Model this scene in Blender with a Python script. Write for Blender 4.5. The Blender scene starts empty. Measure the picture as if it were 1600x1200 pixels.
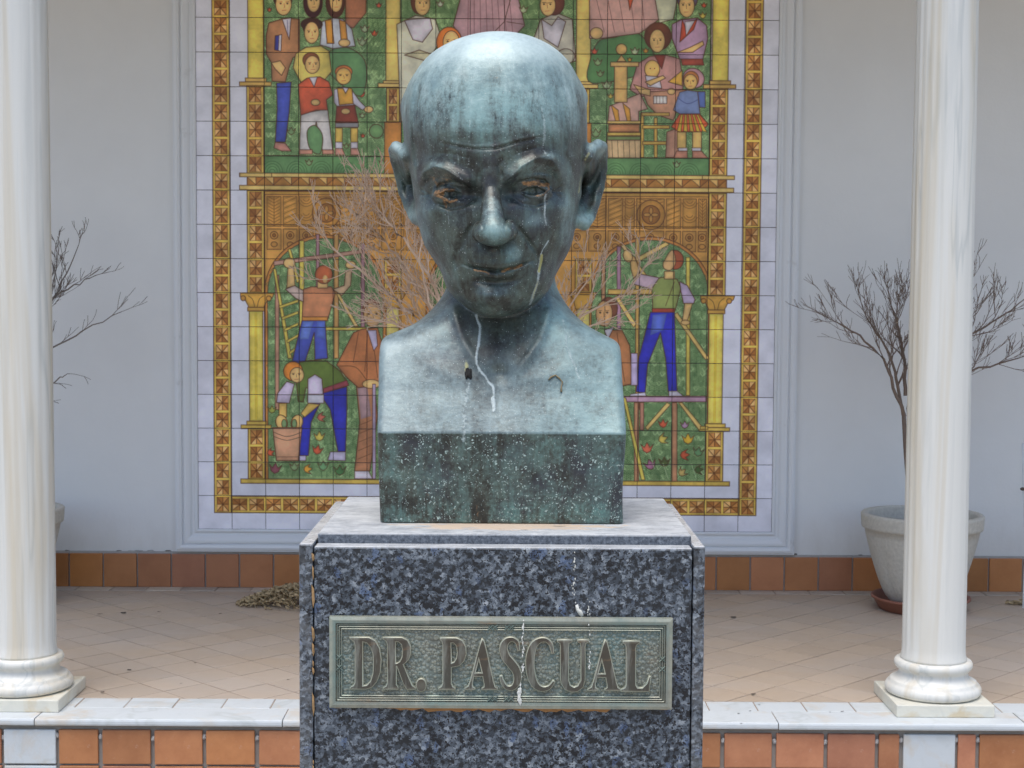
import bpy, bmesh, math, random
import numpy as np
from mathutils import Vector, Matrix

# ------------------------------------------------------------------ camera, sky, sun, exposure
SC = bpy.context.scene
COL = SC.collection
R = math.radians
CAM_H = 1.309
F_PX = 2400.0                      # focal length in photograph pixels (1600 wide)
PITCH = math.atan(139.0 / F_PX)
ROLL = R(0.33)

cam_data = bpy.data.cameras.new("camera")
cam_data.sensor_width = 36.0
cam_data.lens = 36.0 * F_PX / 1600.0
cam_data.clip_start = 0.05
cam_data.clip_end = 500.0
cam_data.dof.use_dof = True
cam_data.dof.focus_distance = 1.84
cam_data.dof.aperture_fstop = 56.0
cam = bpy.data.objects.new("camera", cam_data)
COL.objects.link(cam)
CAM_M = Matrix.Translation((0, 0, CAM_H)) @ Matrix.Rotation(math.pi / 2 - PITCH, 4, 'X') @ Matrix.Rotation(ROLL, 4, 'Z')
cam.matrix_world = CAM_M
SC.camera = cam

SUN_EL, SUN_AZ = 72.0, 200.0       # high hazy sun behind the photographer (azimuth clockwise from +Y)
world = bpy.data.worlds.new("World")
SC.world = world
world.use_nodes = True
wn = world.node_tree
wn.nodes.clear()
w_out = wn.nodes.new('ShaderNodeOutputWorld')
w_bg = wn.nodes.new('ShaderNodeBackground')
w_sky = wn.nodes.new('ShaderNodeTexSky')
w_sky.sky_type = 'NISHITA'
w_sky.sun_disc = False
w_sky.sun_elevation = R(SUN_EL)
w_sky.sun_rotation = R(SUN_AZ)
w_sky.air_density = 1.0
w_sky.dust_density = 1.6
w_sky.ozone_density = 1.0
w_bg.inputs['Strength'].default_value = 0.10
wn.links.new(w_sky.outputs[0], w_bg.inputs['Color'])
wn.links.new(w_bg.outputs[0], w_out.inputs['Surface'])

sun_data = bpy.data.lights.new("sun", 'SUN')
sun_data.energy = 1.5
sun_data.angle = R(40)
sun_data.color = (1.0, 0.95, 0.88)
sun = bpy.data.objects.new("sun", sun_data)
COL.objects.link(sun)
_az, _el = R(SUN_AZ), R(SUN_EL)
_sd = Vector((math.sin(_az) * math.cos(_el), math.cos(_az) * math.cos(_el), math.sin(_el)))
sun.rotation_euler = _sd.to_track_quat('Z', 'Y').to_euler()
sun.location = (0, -3, 6)

SC.view_settings.view_transform = 'Standard'
SC.view_settings.look = 'None'
SC.view_settings.gamma = 1.0
SC.view_settings.exposure = 1.10
SC.view_settings.use_curve_mapping = False
SC.render.engine = 'CYCLES'
SC.cycles.max_bounces = 6
SC.cycles.diffuse_bounces = 4
SC.cycles.glossy_bounces = 3
SC.cycles.use_adaptive_sampling = True
SC.cycles.adaptive_threshold = 0.02
SC.cycles.caustics_reflective = False
SC.cycles.caustics_refractive = False
SC.cycles.use_denoising = True
SC.render.filter_size = 1.05

# ------------------------------------------------------------------ helpers
_R3 = np.array(CAM_M.to_3x3())

def P(px, py, Y):
    """a point seen at photo pixel (px, py) standing at depth Y"""
    d = _R3 @ np.array(((px - 800.0) / F_PX, -(py - 600.0) / F_PX, -1.0))
    t = Y / d[1]
    return np.array((d[0] * t, Y, CAM_H + d[2] * t))

def PF(px, py, z=0.0):
    """a point seen at photo pixel (px, py) lying at height z"""
    d = _R3 @ np.array(((px - 800.0) / F_PX, -(py - 600.0) / F_PX, -1.0))
    t = (z - CAM_H) / d[2]
    return np.array((d[0] * t, d[1] * t, z))

def to_px(p):
    """world points (n,3) -> photo pixels (n,2)"""
    q = (np.asarray(p, dtype=np.float64) - np.array((0, 0, CAM_H))) @ _R3
    return np.stack((800.0 + F_PX * q[:, 0] / -q[:, 2], 600.0 - F_PX * q[:, 1] / -q[:, 2]), 1)

def tag(o, label=None, cat=None, group=None, kind=None):
    if label: o["label"] = label
    if cat: o["category"] = cat
    if group: o["group"] = group
    if kind: o["kind"] = kind
    return o

def empty(name, loc=(0, 0, 0)):
    o = bpy.data.objects.new(name, None)
    o.empty_display_size = 0.05
    COL.objects.link(o)
    o.location = loc
    return o

def link(name, me, mat=None, parent=None, loc=(0, 0, 0)):
    """link a mesh; loc is in world space, parents are unrotated empties or meshes"""
    o = bpy.data.objects.new(name, me)
    COL.objects.link(o)
    if mat is not None and len(me.materials) == 0:
        me.materials.append(mat)
    loc = Vector(loc)
    if parent is not None:
        o.parent = parent
        w = Vector((0, 0, 0)); p = parent
        while p is not None:
            w += p.location; p = p.parent
        loc = loc - w
    o.location = loc
    return o

def mesh_from(verts, faces, name="mesh", smooth=False):
    me = bpy.data.meshes.new(name)
    me.from_pydata([tuple(map(float, v)) for v in verts], [], [tuple(f) for f in faces])
    me.update()
    if smooth:
        me.polygons.foreach_set("use_smooth", [True] * len(me.polygons))
    return me

def box_mesh(sx, sy, sz, bevel=0.0, seg=1, name="box", center=(0, 0, 0)):
    bm = bmesh.new()
    bmesh.ops.create_cube(bm, size=1.0)
    for v in bm.verts:
        v.co = Vector((v.co.x * sx + center[0], v.co.y * sy + center[1], v.co.z * sz + center[2]))
    if bevel > 0:
        bmesh.ops.bevel(bm, geom=list(bm.edges), offset=bevel, segments=seg, affect='EDGES', profile=0.5)
    me = bpy.data.meshes.new(name)
    bm.to_mesh(me); bm.free()
    return me

def lathe_mesh(profile, n=48, name="lathe", smooth=True):
    verts, faces = [], []
    m = len(profile)
    for i in range(n):
        a = 2 * math.pi * i / n
        for r, z in profile:
            verts.append((r * math.cos(a), r * math.sin(a), z))
    for i in range(n):
        j = (i + 1) % n
        for k in range(m - 1):
            faces.append((i * m + k, j * m + k, j * m + k + 1, i * m + k + 1))
    return mesh_from(verts, faces, name, smooth)

class NT:
    """small node-tree helper for one procedural material"""
    def __init__(self, name):
        self.mat = bpy.data.materials.new(name)
        self.mat.use_nodes = True
        self.t = self.mat.node_tree
        self.t.nodes.clear()
        self.out = self.t.nodes.new('ShaderNodeOutputMaterial')
        self.bsdf = self.t.nodes.new('ShaderNodeBsdfPrincipled')
        self.t.links.new(self.bsdf.outputs[0], self.out.inputs['Surface'])
    def node(self, typ, **kw):
        n = self.t.nodes.new('ShaderNode' + typ)
        for k, v in kw.items():
            setattr(n, k, v)
        return n
    def link(self, a, b):
        self.t.links.new(a, b)
    def put(self, sock, v):
        if hasattr(v, 'links') or hasattr(v, 'is_linked'):
            self.t.links.new(v, sock)
        elif isinstance(v, (tuple, list)) and len(v) == 3 and sock.type == 'RGBA':
            sock.default_value = (*v, 1.0)
        else:
            sock.default_value = v
    def coord(self, which='Object', obj=None):
        n = self.node('TexCoord')
        if obj is not None: n.object = obj
        return n.outputs[which]
    def mapping(self, vec, scale=(1, 1, 1), loc=(0, 0, 0), rot=(0, 0, 0)):
        n = self.node('Mapping')
        self.link(vec, n.inputs['Vector'])
        n.inputs['Scale'].default_value = scale
        n.inputs['Location'].default_value = loc
        n.inputs['Rotation'].default_value = rot
        return n.outputs[0]
    def noise(self, vec, scale=5.0, detail=4.0, rough=0.55, dist=0.0, out='Fac'):
        n = self.node('TexNoise')
        self.link(vec, n.inputs['Vector'])
        n.inputs['Scale'].default_value = scale
        n.inputs['Detail'].default_value = detail
        n.inputs['Roughness'].default_value = rough
        n.inputs['Distortion'].default_value = dist
        return n.outputs[out]
    def voronoi(self, vec, scale=5.0, feature='F1', out='Distance', rand=1.0):
        n = self.node('TexVoronoi', feature=feature)
        self.link(vec, n.inputs['Vector'])
        n.inputs['Scale'].default_value = scale
        n.inputs['Randomness'].default_value = rand
        return n.outputs[out]
    def ramp(self, fac, stops, interp='LINEAR'):
        n = self.node('ValToRGB')
        n.color_ramp.interpolation = interp
        el = n.color_ramp.elements
        while len(el) < len(stops): el.new(0.5)
        for e, (p, c) in zip(el, stops):
            e.position = p
            e.color = (c, c, c, 1) if isinstance(c, (int, float)) else (*c, 1)
        self.put(n.inputs['Fac'], fac)
        return n.outputs['Color']
    def mix(self, fac, a, b, blend='MIX'):
        n = self.node('Mix', data_type='RGBA', blend_type=blend)
        self.put(n.inputs[0], fac)
        self.put(n.inputs[6], a)
        self.put(n.inputs[7], b)
        return n.outputs[2]
    def math(self, op, a, b=None, clamp=False):
        n = self.node('Math', operation=op, use_clamp=clamp)
        self.put(n.inputs[0], a)
        if b is not None: self.put(n.inputs[1], b)
        return n.outputs[0]
    def attr(self, name, out='Fac'):
        n = self.node('Attribute', attribute_name=name)
        return n.outputs[out]
    def rnd(self):
        return self.node('ObjectInfo').outputs['Random']
    def sep(self, vec):
        n = self.node('SeparateXYZ'); self.link(vec, n.inputs[0]); return n.outputs
    def hsv(self, col, h=0.5, s=1.0, v=1.0):
        n = self.node('HueSaturation')
        self.put(n.inputs['Color'], col)
        self.put(n.inputs['Hue'], h); self.put(n.inputs['Saturation'], s); self.put(n.inputs['Value'], v)
        return n.outputs[0]
    def bump(self, height, strength=0.3, dist=0.002, normal=None):
        n = self.node('Bump')
        n.inputs['Strength'].default_value = strength
        n.inputs['Distance'].default_value = dist
        self.link(height, n.inputs['Height'])
        if normal is not None: self.link(normal, n.inputs['Normal'])
        return n.outputs[0]
    def set(self, **kw):
        for k, v in kw.items():
            self.put(self.bsdf.inputs[k.replace('_', ' ')], v)
        return self.mat

def srgb(r, g, b):
    f = lambda c: (c / 255.0) / 12.92 if c <= 10.31 else (((c / 255.0) + 0.055) / 1.055) ** 2.4
    return (f(r), f(g), f(b))
# ------------------------------------------------------------------ materials
def mat_plaster():
    m = NT("white_plaster")
    c = m.coord('Object')
    n = m.noise(c, 1.3, 5, 0.6); f = m.noise(c, 90, 4, 0.6)
    col = m.ramp(n, [(0.3, (0.74, 0.73, 0.715)), (0.7, (0.81, 0.80, 0.78))])
    z = m.sep(c)[2]
    low = m.ramp(m.math('ADD', m.math('MULTIPLY', z, 1.4), m.math('MULTIPLY', m.noise(m.mapping(c, (1, 1, 0.35)), 7, 6, 0.7), 0.9)), [(0.55, 1.0), (1.0, 0.0)])
    col = m.mix(m.math('MULTIPLY', low, 0.35), col, (0.52, 0.47, 0.40))
    spk = m.ramp(m.noise(c, 33, 5, 0.8), [(0.70, 0.0), (0.78, 1.0)])
    col = m.mix(m.math('MULTIPLY', spk, 0.3), col, (0.45, 0.42, 0.38))
    return m.set(Base_Color=col, Roughness=0.82, Normal=m.bump(m.math('ADD', m.math('MULTIPLY', f, 0.4), m.noise(c, 14, 3, 0.5)), 0.35, 0.004))

def mat_frame():
    m = NT("painted_moulding")
    c = m.coord('Object')
    d = m.ramp(m.noise(c, 9, 6, 0.7), [(0.62, 0.0), (0.74, 1.0)])
    col = m.mix(m.math('MULTIPLY', d, 0.35), (0.76, 0.765, 0.775), (0.38, 0.35, 0.31))
    return m.set(Base_Color=col, Roughness=0.55, Normal=m.bump(m.noise(c, 60, 3, 0.5), 0.2, 0.002))

def mat_tile(name, a, b, rough, scale=20.0, dust=None, dust_amt=0.3, coat=0.0):
    m = NT(name)
    c = m.coord('Object')
    r = m.rnd()
    off = m.node('VectorMath', operation='SCALE'); off.inputs[0].default_value = (13.1, 7.7, 5.3)
    m.link(r, off.inputs['Scale'])
    add = m.node('VectorMath', operation='ADD'); m.link(c, add.inputs[0]); m.link(off.outputs[0], add.inputs[1])
    v = add.outputs[0]
    n = m.noise(v, scale, 6, 0.65)
    col = m.mix(m.ramp(n, [(0.3, 0.0), (0.72, 1.0)]), a, b)
    col = m.mix(m.math('MULTIPLY', m.noise(v, scale * 0.25, 3, 0.5), 0.35), col, b)
    col = m.hsv(col, m.math('ADD', 0.493, m.math('MULTIPLY', r, 0.014)), m.math('ADD', 0.94, m.math('MULTIPLY', r, 0.12)), m.math('ADD', 0.84, m.math('MULTIPLY', m.math('FRACT', m.math('MULTIPLY', r, 7.31)), 0.32)))
    if dust:
        d = m.ramp(m.noise(m.coord('Object'), 46, 5, 0.75), [(0.6, 0.0), (0.78, 1.0)])
        col = m.mix(m.math('MULTIPLY', d, dust_amt), col, dust)
    return m.set(Base_Color=col, Roughness=rough, Coat_Weight=coat, Coat_Roughness=0.25, Normal=m.bump(n, 0.15, 0.002))

def mat_floor_tile():
    """dusty terracotta pavers; dust drifts run across the tiles in world space"""
    m = NT("dusty_paver")
    g = m.node('NewGeometry').outputs['Position']
    r = m.rnd()
    n = m.noise(g, 26, 6, 0.65)
    col = m.mix(n, (0.43, 0.33, 0.24), (0.52, 0.415, 0.315))
    big = m.ramp(m.noise(m.mapping(g, (1.2, 2.4, 1)), 1.1, 4, 0.55, 0.6), [(0.35, 0.0), (0.68, 1.0)])
    col = m.mix(m.math('MULTIPLY', big, 0.55), col, (0.44, 0.395, 0.36))
    streak = m.ramp(m.noise(m.mapping(g, (1.6, 7, 1)), 1.7, 3, 0.5), [(0.62, 0.0), (0.75, 1.0)])
    col = m.mix(m.math('MULTIPLY', streak, 0.35), col, (0.55, 0.49, 0.45))
    col = m.hsv(col, 0.5, 1.0, m.math('ADD', 0.95, m.math('MULTIPLY', r, 0.10)))
    return m.set(Base_Color=col, Roughness=0.62, Normal=m.bump(n, 0.2, 0.002))

def mat_plain(name, col, rough=0.8, var=0.25, scale=18, bump=0.3, metal=0.0):
    m = NT(name)
    c = m.coord('Object')
    n = m.noise(c, scale, 6, 0.65)
    lo = tuple(v * (1 - var) for v in col); hi = tuple(min(1, v * (1 + var)) for v in col)
    return m.set(Base_Color=m.mix(n, lo, hi), Roughness=rough, Metallic=metal, Normal=m.bump(n, bump, 0.003))

def mat_marble(name, vertical=True, base=(0.70, 0.715, 0.70), warm=(0.60, 0.52, 0.37), grey=(0.42, 0.45, 0.44), stain=0.7):
    m = NT(name)
    c = m.coord('Object')
    r = m.rnd()
    off = m.node('CombineXYZ'); m.link(m.math('MULTIPLY', r, 19.0), off.inputs[0]); m.link(m.math('MULTIPLY', r, 5.0), off.inputs[1])
    add = m.node('VectorMath', operation='ADD'); m.link(c, add.inputs[0]); m.link(off.outputs[0], add.inputs[1])
    v = m.mapping(add.outputs[0], (1, 1, 0.045) if vertical else (1, 1, 1))
    vein = m.noise(v, 26 if vertical else 9, 5, 0.6, 0.9 if vertical else 2.0)
    vein2 = m.noise(v, 11 if vertical else 4, 3, 0.55, 0.5)
    col = m.mix(m.ramp(vein, [(0.36, 1.0), (0.50, 0.0)]), base, tuple(0.80 * b + 0.20 * g for b, g in zip(base, grey)))
    col = m.mix(m.math('MULTIPLY', m.ramp(vein2, [(0.565, 0.0), (0.60, 1.0), (0.63, 0.0)]), 0.45), col, grey)
    col = m.mix(m.math('MULTIPLY', m.ramp(m.noise(v, 7, 4, 0.6, 0.8), [(0.52, 0.0), (0.66, 1.0)]), stain), col, warm)
    dirt = m.ramp(m.noise(add.outputs[0], 40, 6, 0.8), [(0.66, 0.0), (0.8, 1.0)])
    col = m.mix(m.math('MULTIPLY', dirt, 0.25), col, (0.30, 0.25, 0.18))
    return m.set(Base_Color=col, Roughness=0.48, Normal=m.bump(m.math('ADD', vein, m.noise(c, 80, 3, 0.6)), 0.12 if vertical else 0.2, 0.003))

def mat_granite(name, pale=0.0):
    """dark larvikite: black grains between grey feldspar laths, a few that flash blue"""
    m = NT(name)
    c = m.coord('Object')
    warp = m.noise(c, 380, 3, 0.6, out='Color')
    w = m.mix(0.006, c, warp)
    laths = None
    for k, (rot, sc) in enumerate(((0.6, 1.0), (-0.7, 1.13), (1.9, 0.9))):
        cell = m.sep(m.voronoi(m.mapping(m.mapping(w, (1, 1, 1), (0, 0, 0), (0, rot, 0)), (1.7, 1.0, 1.0), (k * 3.1, 0, k)), 165 * sc, 'F1', 'Color'))
        laths = cell[0] if laths is None else m.math('MAXIMUM' if k == 1 else 'ADD', m.math('MULTIPLY', laths, 0.72), m.math('MULTIPLY', cell[0], 0.5))
    n = m.noise(c, 420, 4, 0.7)
    v = m.math('ADD', m.math('MULTIPLY', laths, 0.84), m.math('MULTIPLY', n, 0.16))
    col = m.ramp(v, [(0.0, (0.008, 0.010, 0.014)), (0.40, (0.036, 0.046, 0.060)), (0.52, (0.072, 0.088, 0.110)), (0.62, (0.118, 0.140, 0.168)), (0.72, (0.18, 0.206, 0.238)), (0.83, (0.27, 0.30, 0.33)), (0.93, (0.40, 0.42, 0.45))], 'CONSTANT')
    bs = m.sep(m.voronoi(m.mapping(w, (1.6, 1, 1), rot=(0, 0.5, 0)), 85, 'F1', 'Color'))
    col = m.mix(m.math('MULTIPLY', m.ramp(bs[1], [(0.93, 0.0), (0.95, 1.0)]), m.ramp(n, [(0.4, 0.15), (0.6, 0.6)])), col, (0.11, 0.17, 0.31))
    blk = m.ramp(m.noise(m.mapping(c, (1, 1, 1), (3, 5, 1)), 300, 2, 0.5), [(0.40, 1.0), (0.415, 0.0)])
    blk2 = m.ramp(m.noise(m.mapping(c, (1, 1, 1), (9, 2, 4)), 140, 4, 0.65), [(0.385, 1.0), (0.40, 0.0)])
    col = m.mix(m.math('MAXIMUM', blk, m.math('MULTIPLY', blk2, 0.85)), col, (0.006, 0.007, 0.010))
    bloom = m.ramp(m.noise(c, 9, 6, 0.7), [(0.45, 0.0), (0.8, 1.0)])
    col = m.mix(m.math('MULTIPLY', bloom, 0.10 + 0.25 * pale), col, (0.26, 0.28, 0.31))
    up = m.math('MAXIMUM', m.sep(m.node('NewGeometry').outputs['Normal'])[2], 0.0)
    col = m.mix(m.math('MULTIPLY', m.ramp(up, [(0.25, 0.0), (0.75, 1.0)]), m.ramp(m.noise(c, 40, 5, 0.7), [(0.3, 0.55), (0.6, 0.95)])), col, (0.56, 0.565, 0.56))
    if pale:
        lime = m.ramp(m.noise(c, 26, 7, 0.75), [(0.42, 0.0), (0.66, 1.0)])
        col = m.mix(m.math('MULTIPLY', lime, pale), col, (0.42, 0.43, 0.44))
    return m.set(Base_Color=col, Roughness=m.math('ADD', 0.24, m.math('MULTIPLY', bloom, 0.25)), Normal=m.bump(n, 0.06, 0.001))
# ------------------------------------------------------------------ the glazed tile picture (painted in code, then fired onto 17 x 17 tiles)
WALL_Y = 6.80
MUR_Y = WALL_Y - 0.016                       # face of the glazed tiles
_bl, _br = P(310, 826.5, MUR_Y), P(1205.5, 831.5, MUR_Y)
TILE = float((_br[0] - _bl[0]) / 17.0)
MUR_X0 = float(_bl[0]); MUR_Z0 = float((_bl[2] + _br[2]) / 2)
NT_COL, NT_ROW = 17, 17
CPT = 80                                     # canvas pixels per tile
CW, CH = NT_COL * CPT, NT_ROW * CPT

class Painter:
    def __init__(self):
        self.a = np.zeros((CH, CW, 3), np.float32)   # sRGB 0..255, row 0 at the top
        rng = np.random.RandomState(5)
        def cloud(n):
            g = rng.rand(n + 1, n + 1).astype(np.float32)
            y = np.linspace(0, n - 1e-3, CH); x = np.linspace(0, n - 1e-3, CW)
            yi, xi = y.astype(int), x.astype(int)
            fy_, fx_ = (y - yi)[:, None], (x - xi)[None]
            fy_, fx_ = fy_ * fy_ * (3 - 2 * fy_), fx_ * fx_ * (3 - 2 * fx_)
            return (g[yi][:, xi] * (1 - fy_) * (1 - fx_) + g[yi + 1][:, xi] * fy_ * (1 - fx_) + g[yi][:, xi + 1] * (1 - fy_) * fx_ + g[yi + 1][:, xi + 1] * fy_ * fx_)
        self.n1 = cloud(40) - 0.5
        self.n2 = 0.6 * (cloud(120) - 0.5) + 0.4 * (cloud(300) - 0.5)
        self.photo = True
    def xy(self, pts):
        """photo pixels (or mural pixels: 53 to a tile, the left and bottom edges as in the photo) -> canvas pixels"""
        p = np.asarray(pts, float).reshape(-1, 2)
        if self.photo:
            w = np.array([P(x, y, MUR_Y) for x, y in p])
            return np.stack(((w[:, 0] - MUR_X0) / TILE * CPT, CH - (w[:, 2] - MUR_Z0) / TILE * CPT), 1)
        return np.stack(((p[:, 0] - 310) / 53 * CPT, CH - (826.5 - p[:, 1]) / 53 * CPT), 1)
    def spline(self, c, closed):
        n = len(c); out = []
        for i in range(n if closed else n - 1):
            p0, p1, p2, p3 = (c[(i + k) % n] if closed else c[min(max(i + k, 0), n - 1)] for k in (-1, 0, 1, 2))
            for t in np.linspace(0, 1, 6, endpoint=False):
                out.append(0.5 * ((2 * p1) + (-p0 + p2) * t + (2 * p0 - 5 * p1 + 4 * p2 - p3) * t * t + (-p0 + 3 * p1 - 3 * p2 + p3) * t ** 3))
        if not closed: out.append(c[-1])
        return np.array(out)
    def box(self, c, pad):
        x0, y0 = np.floor(c.min(0) - pad).astype(int); x1, y1 = np.ceil(c.max(0) + pad).astype(int)
        x0, y0, x1, y1 = max(x0, 0), max(y0, 0), min(x1, CW), min(y1, CH)
        return (x0, y0, x1, y1) if x1 > x0 and y1 > y0 else None
    def dist(self, c, b, closed):
        x0, y0, x1, y1 = b
        X, Y = np.meshgrid(np.arange(x0, x1) + 0.5, np.arange(y0, y1) + 0.5)
        best = np.full(X.shape, 1e9, np.float32)
        n = len(c)
        for i in range(n if closed else n - 1):
            ax, ay = c[i]; bx, by = c[(i + 1) % n]
            dx, dy = bx - ax, by - ay
            L = dx * dx + dy * dy + 1e-9
            t = np.clip(((X - ax) * dx + (Y - ay) * dy) / L, 0, 1)
            best = np.minimum(best, (X - ax - t * dx) ** 2 + (Y - ay - t * dy) ** 2)
        return np.sqrt(best), X, Y
    def inside(self, c, X, Y):
        m = np.zeros(X.shape, bool); n = len(c)
        for i in range(n):
            ax, ay = c[i]; bx, by = c[(i + 1) % n]
            if ay == by: continue
            m ^= ((ay > Y) != (by > Y)) & (X < (bx - ax) * (Y - ay) / (by - ay) + ax)
        return m
    def put(self, b, alpha, col):
        x0, y0, x1, y1 = b
        r = self.a[y0:y1, x0:x1]
        r += (np.asarray(col, np.float32) - r) * alpha[..., None]
    INK = (66, 30, 18)
    def poly(self, pts, col, ol=1.0, smooth=False, edge=0.22, ink=None, raw=False):
        c = np.asarray(pts, float) if raw else self.xy(pts)
        if smooth: c = self.spline(c, True)
        b = self.box(c, 4)
        if b is None: return
        d, X, Y = self.dist(c, b, True)
        m = self.inside(c, X, Y)
        sd = np.where(m, -d, d)
        al = np.clip(0.5 - sd, 0, 1)
        x0, y0, x1, y1 = b
        sh = 1.0 - edge * np.exp(-d / 5.0) + 0.22 * self.n1[y0:y1, x0:x1] + 0.16 * self.n2[y0:y1, x0:x1]
        self.put(b, al, np.asarray(col, np.float32) * sh[..., None])
        if ol:
            w = ol * CPT / 53 * 0.62
            self.put(b, np.clip(w + 0.5 - d, 0, 1) * 0.9, ink or self.INK)
    def line(self, pts, col=None, w=1.0, smooth=False, al=0.9):
        c = self.xy(pts)
        if smooth: c = self.spline(c, False)
        b = self.box(c, 4 + w * 2)
        if b is None: return
        d, X, Y = self.dist(c, b, False)
        self.put(b, np.clip(w * CPT / 53 * 0.5 + 0.5 - d, 0, 1) * al, col or self.INK)
    def oval(self, cx, cy, rx, ry, col, ol=1.0, rot=0.0, a0=0, a1=360):
        t = np.radians(np.linspace(a0, a1, 22, endpoint=(a1 - a0) < 360))
        x, y = rx * np.cos(t), ry * np.sin(t)
        self.poly(np.stack((cx + x * math.cos(rot) - y * math.sin(rot), cy + x * math.sin(rot) + y * math.cos(rot)), 1), col, ol)
    def rect(self, x0, y0, x1, y1, col, ol=0.9):
        self.poly([(x0, y0), (x1, y0), (x1, y1), (x0, y1)], col, ol)

PT = Painter()
GOLD, OCHRE, BROWN, SIEN = (188, 148, 66), (180, 136, 70), (146, 90, 40), (160, 100, 54)
CREAM, LILAC, GREEN, DKGR = (196, 158, 92), (172, 170, 176), (112, 130, 84), (58, 80, 44)
SKIN, JEAN, WHITE, PINK = (196, 152, 98), (58, 76, 142), (178, 170, 176), (160, 120, 122)
YEL, REDF, LILC = (192, 164, 72), (186, 60, 44), (150, 118, 140)

def star(x0, y0, x1, y1):
    """one carved rosette panel of the borders"""
    cx, cy = (x0 + x1) / 2, (y0 + y1) / 2
    PT.rect(x0, y0, x1, y1, SIEN, 0.7)
    k = [(x0, y0), (cx, y0), (x1, y0), (x1, cy), (x1, y1), (cx, y1), (x0, y1), (x0, cy)]
    for i in range(8):
        h = (i * 5 + int(x0 * 3 + y0)) % 7
        PT.poly([(cx, cy), k[i], k[(i + 1) % 8]], (206, 152, 96) if h in (1, 4) else (174, 108, 54) if h in (0, 3, 6) else (146, 80, 34), 0)
    for i in range(4):
        PT.line([k[i], k[i + 4]], (96, 46, 18), 1.2)
    PT.oval(cx, cy, 1.8, 1.8, (96, 46, 18), 0)

def star_column(x0, x1, y0, y1, step=26.5, side=4.0):
    PT.rect(x0, y0, x1, y1, GOLD, 1.1)
    n = max(1, int(round((y1 - y0) / step))); h = (y1 - y0) / n
    for i in range(n):
        star(x0 + side, y0 + i * h + 2.2, x1 - side, y0 + (i + 1) * h - 2.2)

def star_row(x0, x1, y0, y1, step=26.5, side=4.0):
    PT.rect(x0, y0, x1, y1, GOLD, 1.1)
    n = max(1, int(round((x1 - x0) / step))); w = (x1 - x0) / n
    for i in range(n):
        star(x0 + i * w + 2.2, y0 + side, x0 + (i + 1) * w - 2.2, y1 - side)

def fern_field(x0, y0, x1, y1, seed, inside=None):
    """green ground covered with rows of drawn leaves"""
    rng = random.Random(seed)
    y = y0 + 4
    while y < y1:
        x = x0 + rng.uniform(0, 8)
        while x < x1:
            if inside is None or inside(x, y):
                k = rng.random()
                if k < 0.45:
                    for s in (3.0, 5.5, 8.0):
                        t = np.radians(np.linspace(200, 340, 7))
                        PT.line(np.stack((x + s * np.cos(t), y + 4 + s * np.sin(t)), 1), DKGR, 0.9, al=0.85)
                elif k < 0.8:
                    PT.line([(x, y - 5), (x, y + 5)], DKGR, 0.9, al=0.8)
                    for q in (-4, -1, 2):
                        PT.line([(x - 4, y + q - 2), (x, y + q + 1), (x + 4, y + q - 2)], DKGR, 0.9, al=0.8)
                else:
                    PT.line([(x - 4, y - 3), (x - 1, y + 3), (x + 4, y - 3)], (152, 170, 118), 1.0, al=0.8)
            x += rng.uniform(6, 8.5)
        y += rng.uniform(6.5, 8)

def tulip(x, y, s, col, rot=0.0):
    base = [(-1, -.6), (-.55, .5), (0, .8), (.55, .5), (1, -.6), (.45, -.1), (0, -.9), (-.45, -.1)]
    ca, sa = math.cos(rot), math.sin(rot)
    PT.poly([(x + s * (a * ca - b * sa), y + s * (a * sa + b * ca)) for a, b in base], col, 0.8)

def face(cx, cy, rx, ry, skin=SKIN, look=0.0, detail=True):
    PT.oval(cx, cy, rx, ry, skin, 0.9)
    if detail:
        for s in (-1, 1):
            ex = cx + s * rx * 0.42 + look * rx * 0.3
            PT.line([(ex - rx * .2, cy - ry * .22), (ex + rx * .2, cy - ry * .24)], None, 0.7)
            PT.oval(ex, cy - ry * 0.08, max(rx * .13, .8), max(ry * .07, .7), (50, 26, 18), 0)
        PT.line([(cx + look * rx * .3, cy - ry * .1), (cx + look * rx * .45 + 1, cy + ry * .25), (cx + look * rx * .2, cy + ry * .28)], None, 0.6)
        PT.line([(cx - rx * .25 + look * rx * .3, cy + ry * .55), (cx + rx * .28 + look * rx * .3, cy + ry * .53)], (120, 50, 36), 0.8)

# ---- ground and borders (drawn square to the tiles)
PT.a[:] = np.array(LILAC, np.float32) * (1 + 0.10 * PT.n1 + 0.05 * PT.n2)[..., None]
PT.photo = False
TOPY = 826.5 - 53 * NT_ROW
RX = 310 + 53 * 17
star_column(335.5, 362, TOPY + 25, 800.5)
star_column(RX - 51.5, RX - 25, TOPY + 25, 800.5)
star_row(362, RX - 51.5, 774.5, 800.5)
star_row(362, RX - 51.5, TOPY + 25, TOPY + 51)
Lx0, Lx1 = 388.7, 415.0
Rx0, Rx1 = RX - 105, RX - 78
# upper storey: three green scenes between columns
PT.rect(Lx1, TOPY + 60, Rx0, 270, GREEN, 1.0)
fern_field(418, TOPY + 62, Rx0 - 2, 242, 3)
PT.rect(Lx1, 243, Rx0, 270, (88, 116, 70), 0.8)
for i in range(18):
    x = 428 + i * 38
    for s in (4, 8, 12, 16):
        t = np.radians(np.linspace(180, 360, 10))
        PT.line(np.stack((x + s * np.cos(t), 268 + s * np.sin(t) * 1.05), 1), DKGR, 0.9)
    if i % 3 == 1: tulip(x + 19, 253, 6, (120, 140, 92))
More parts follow.
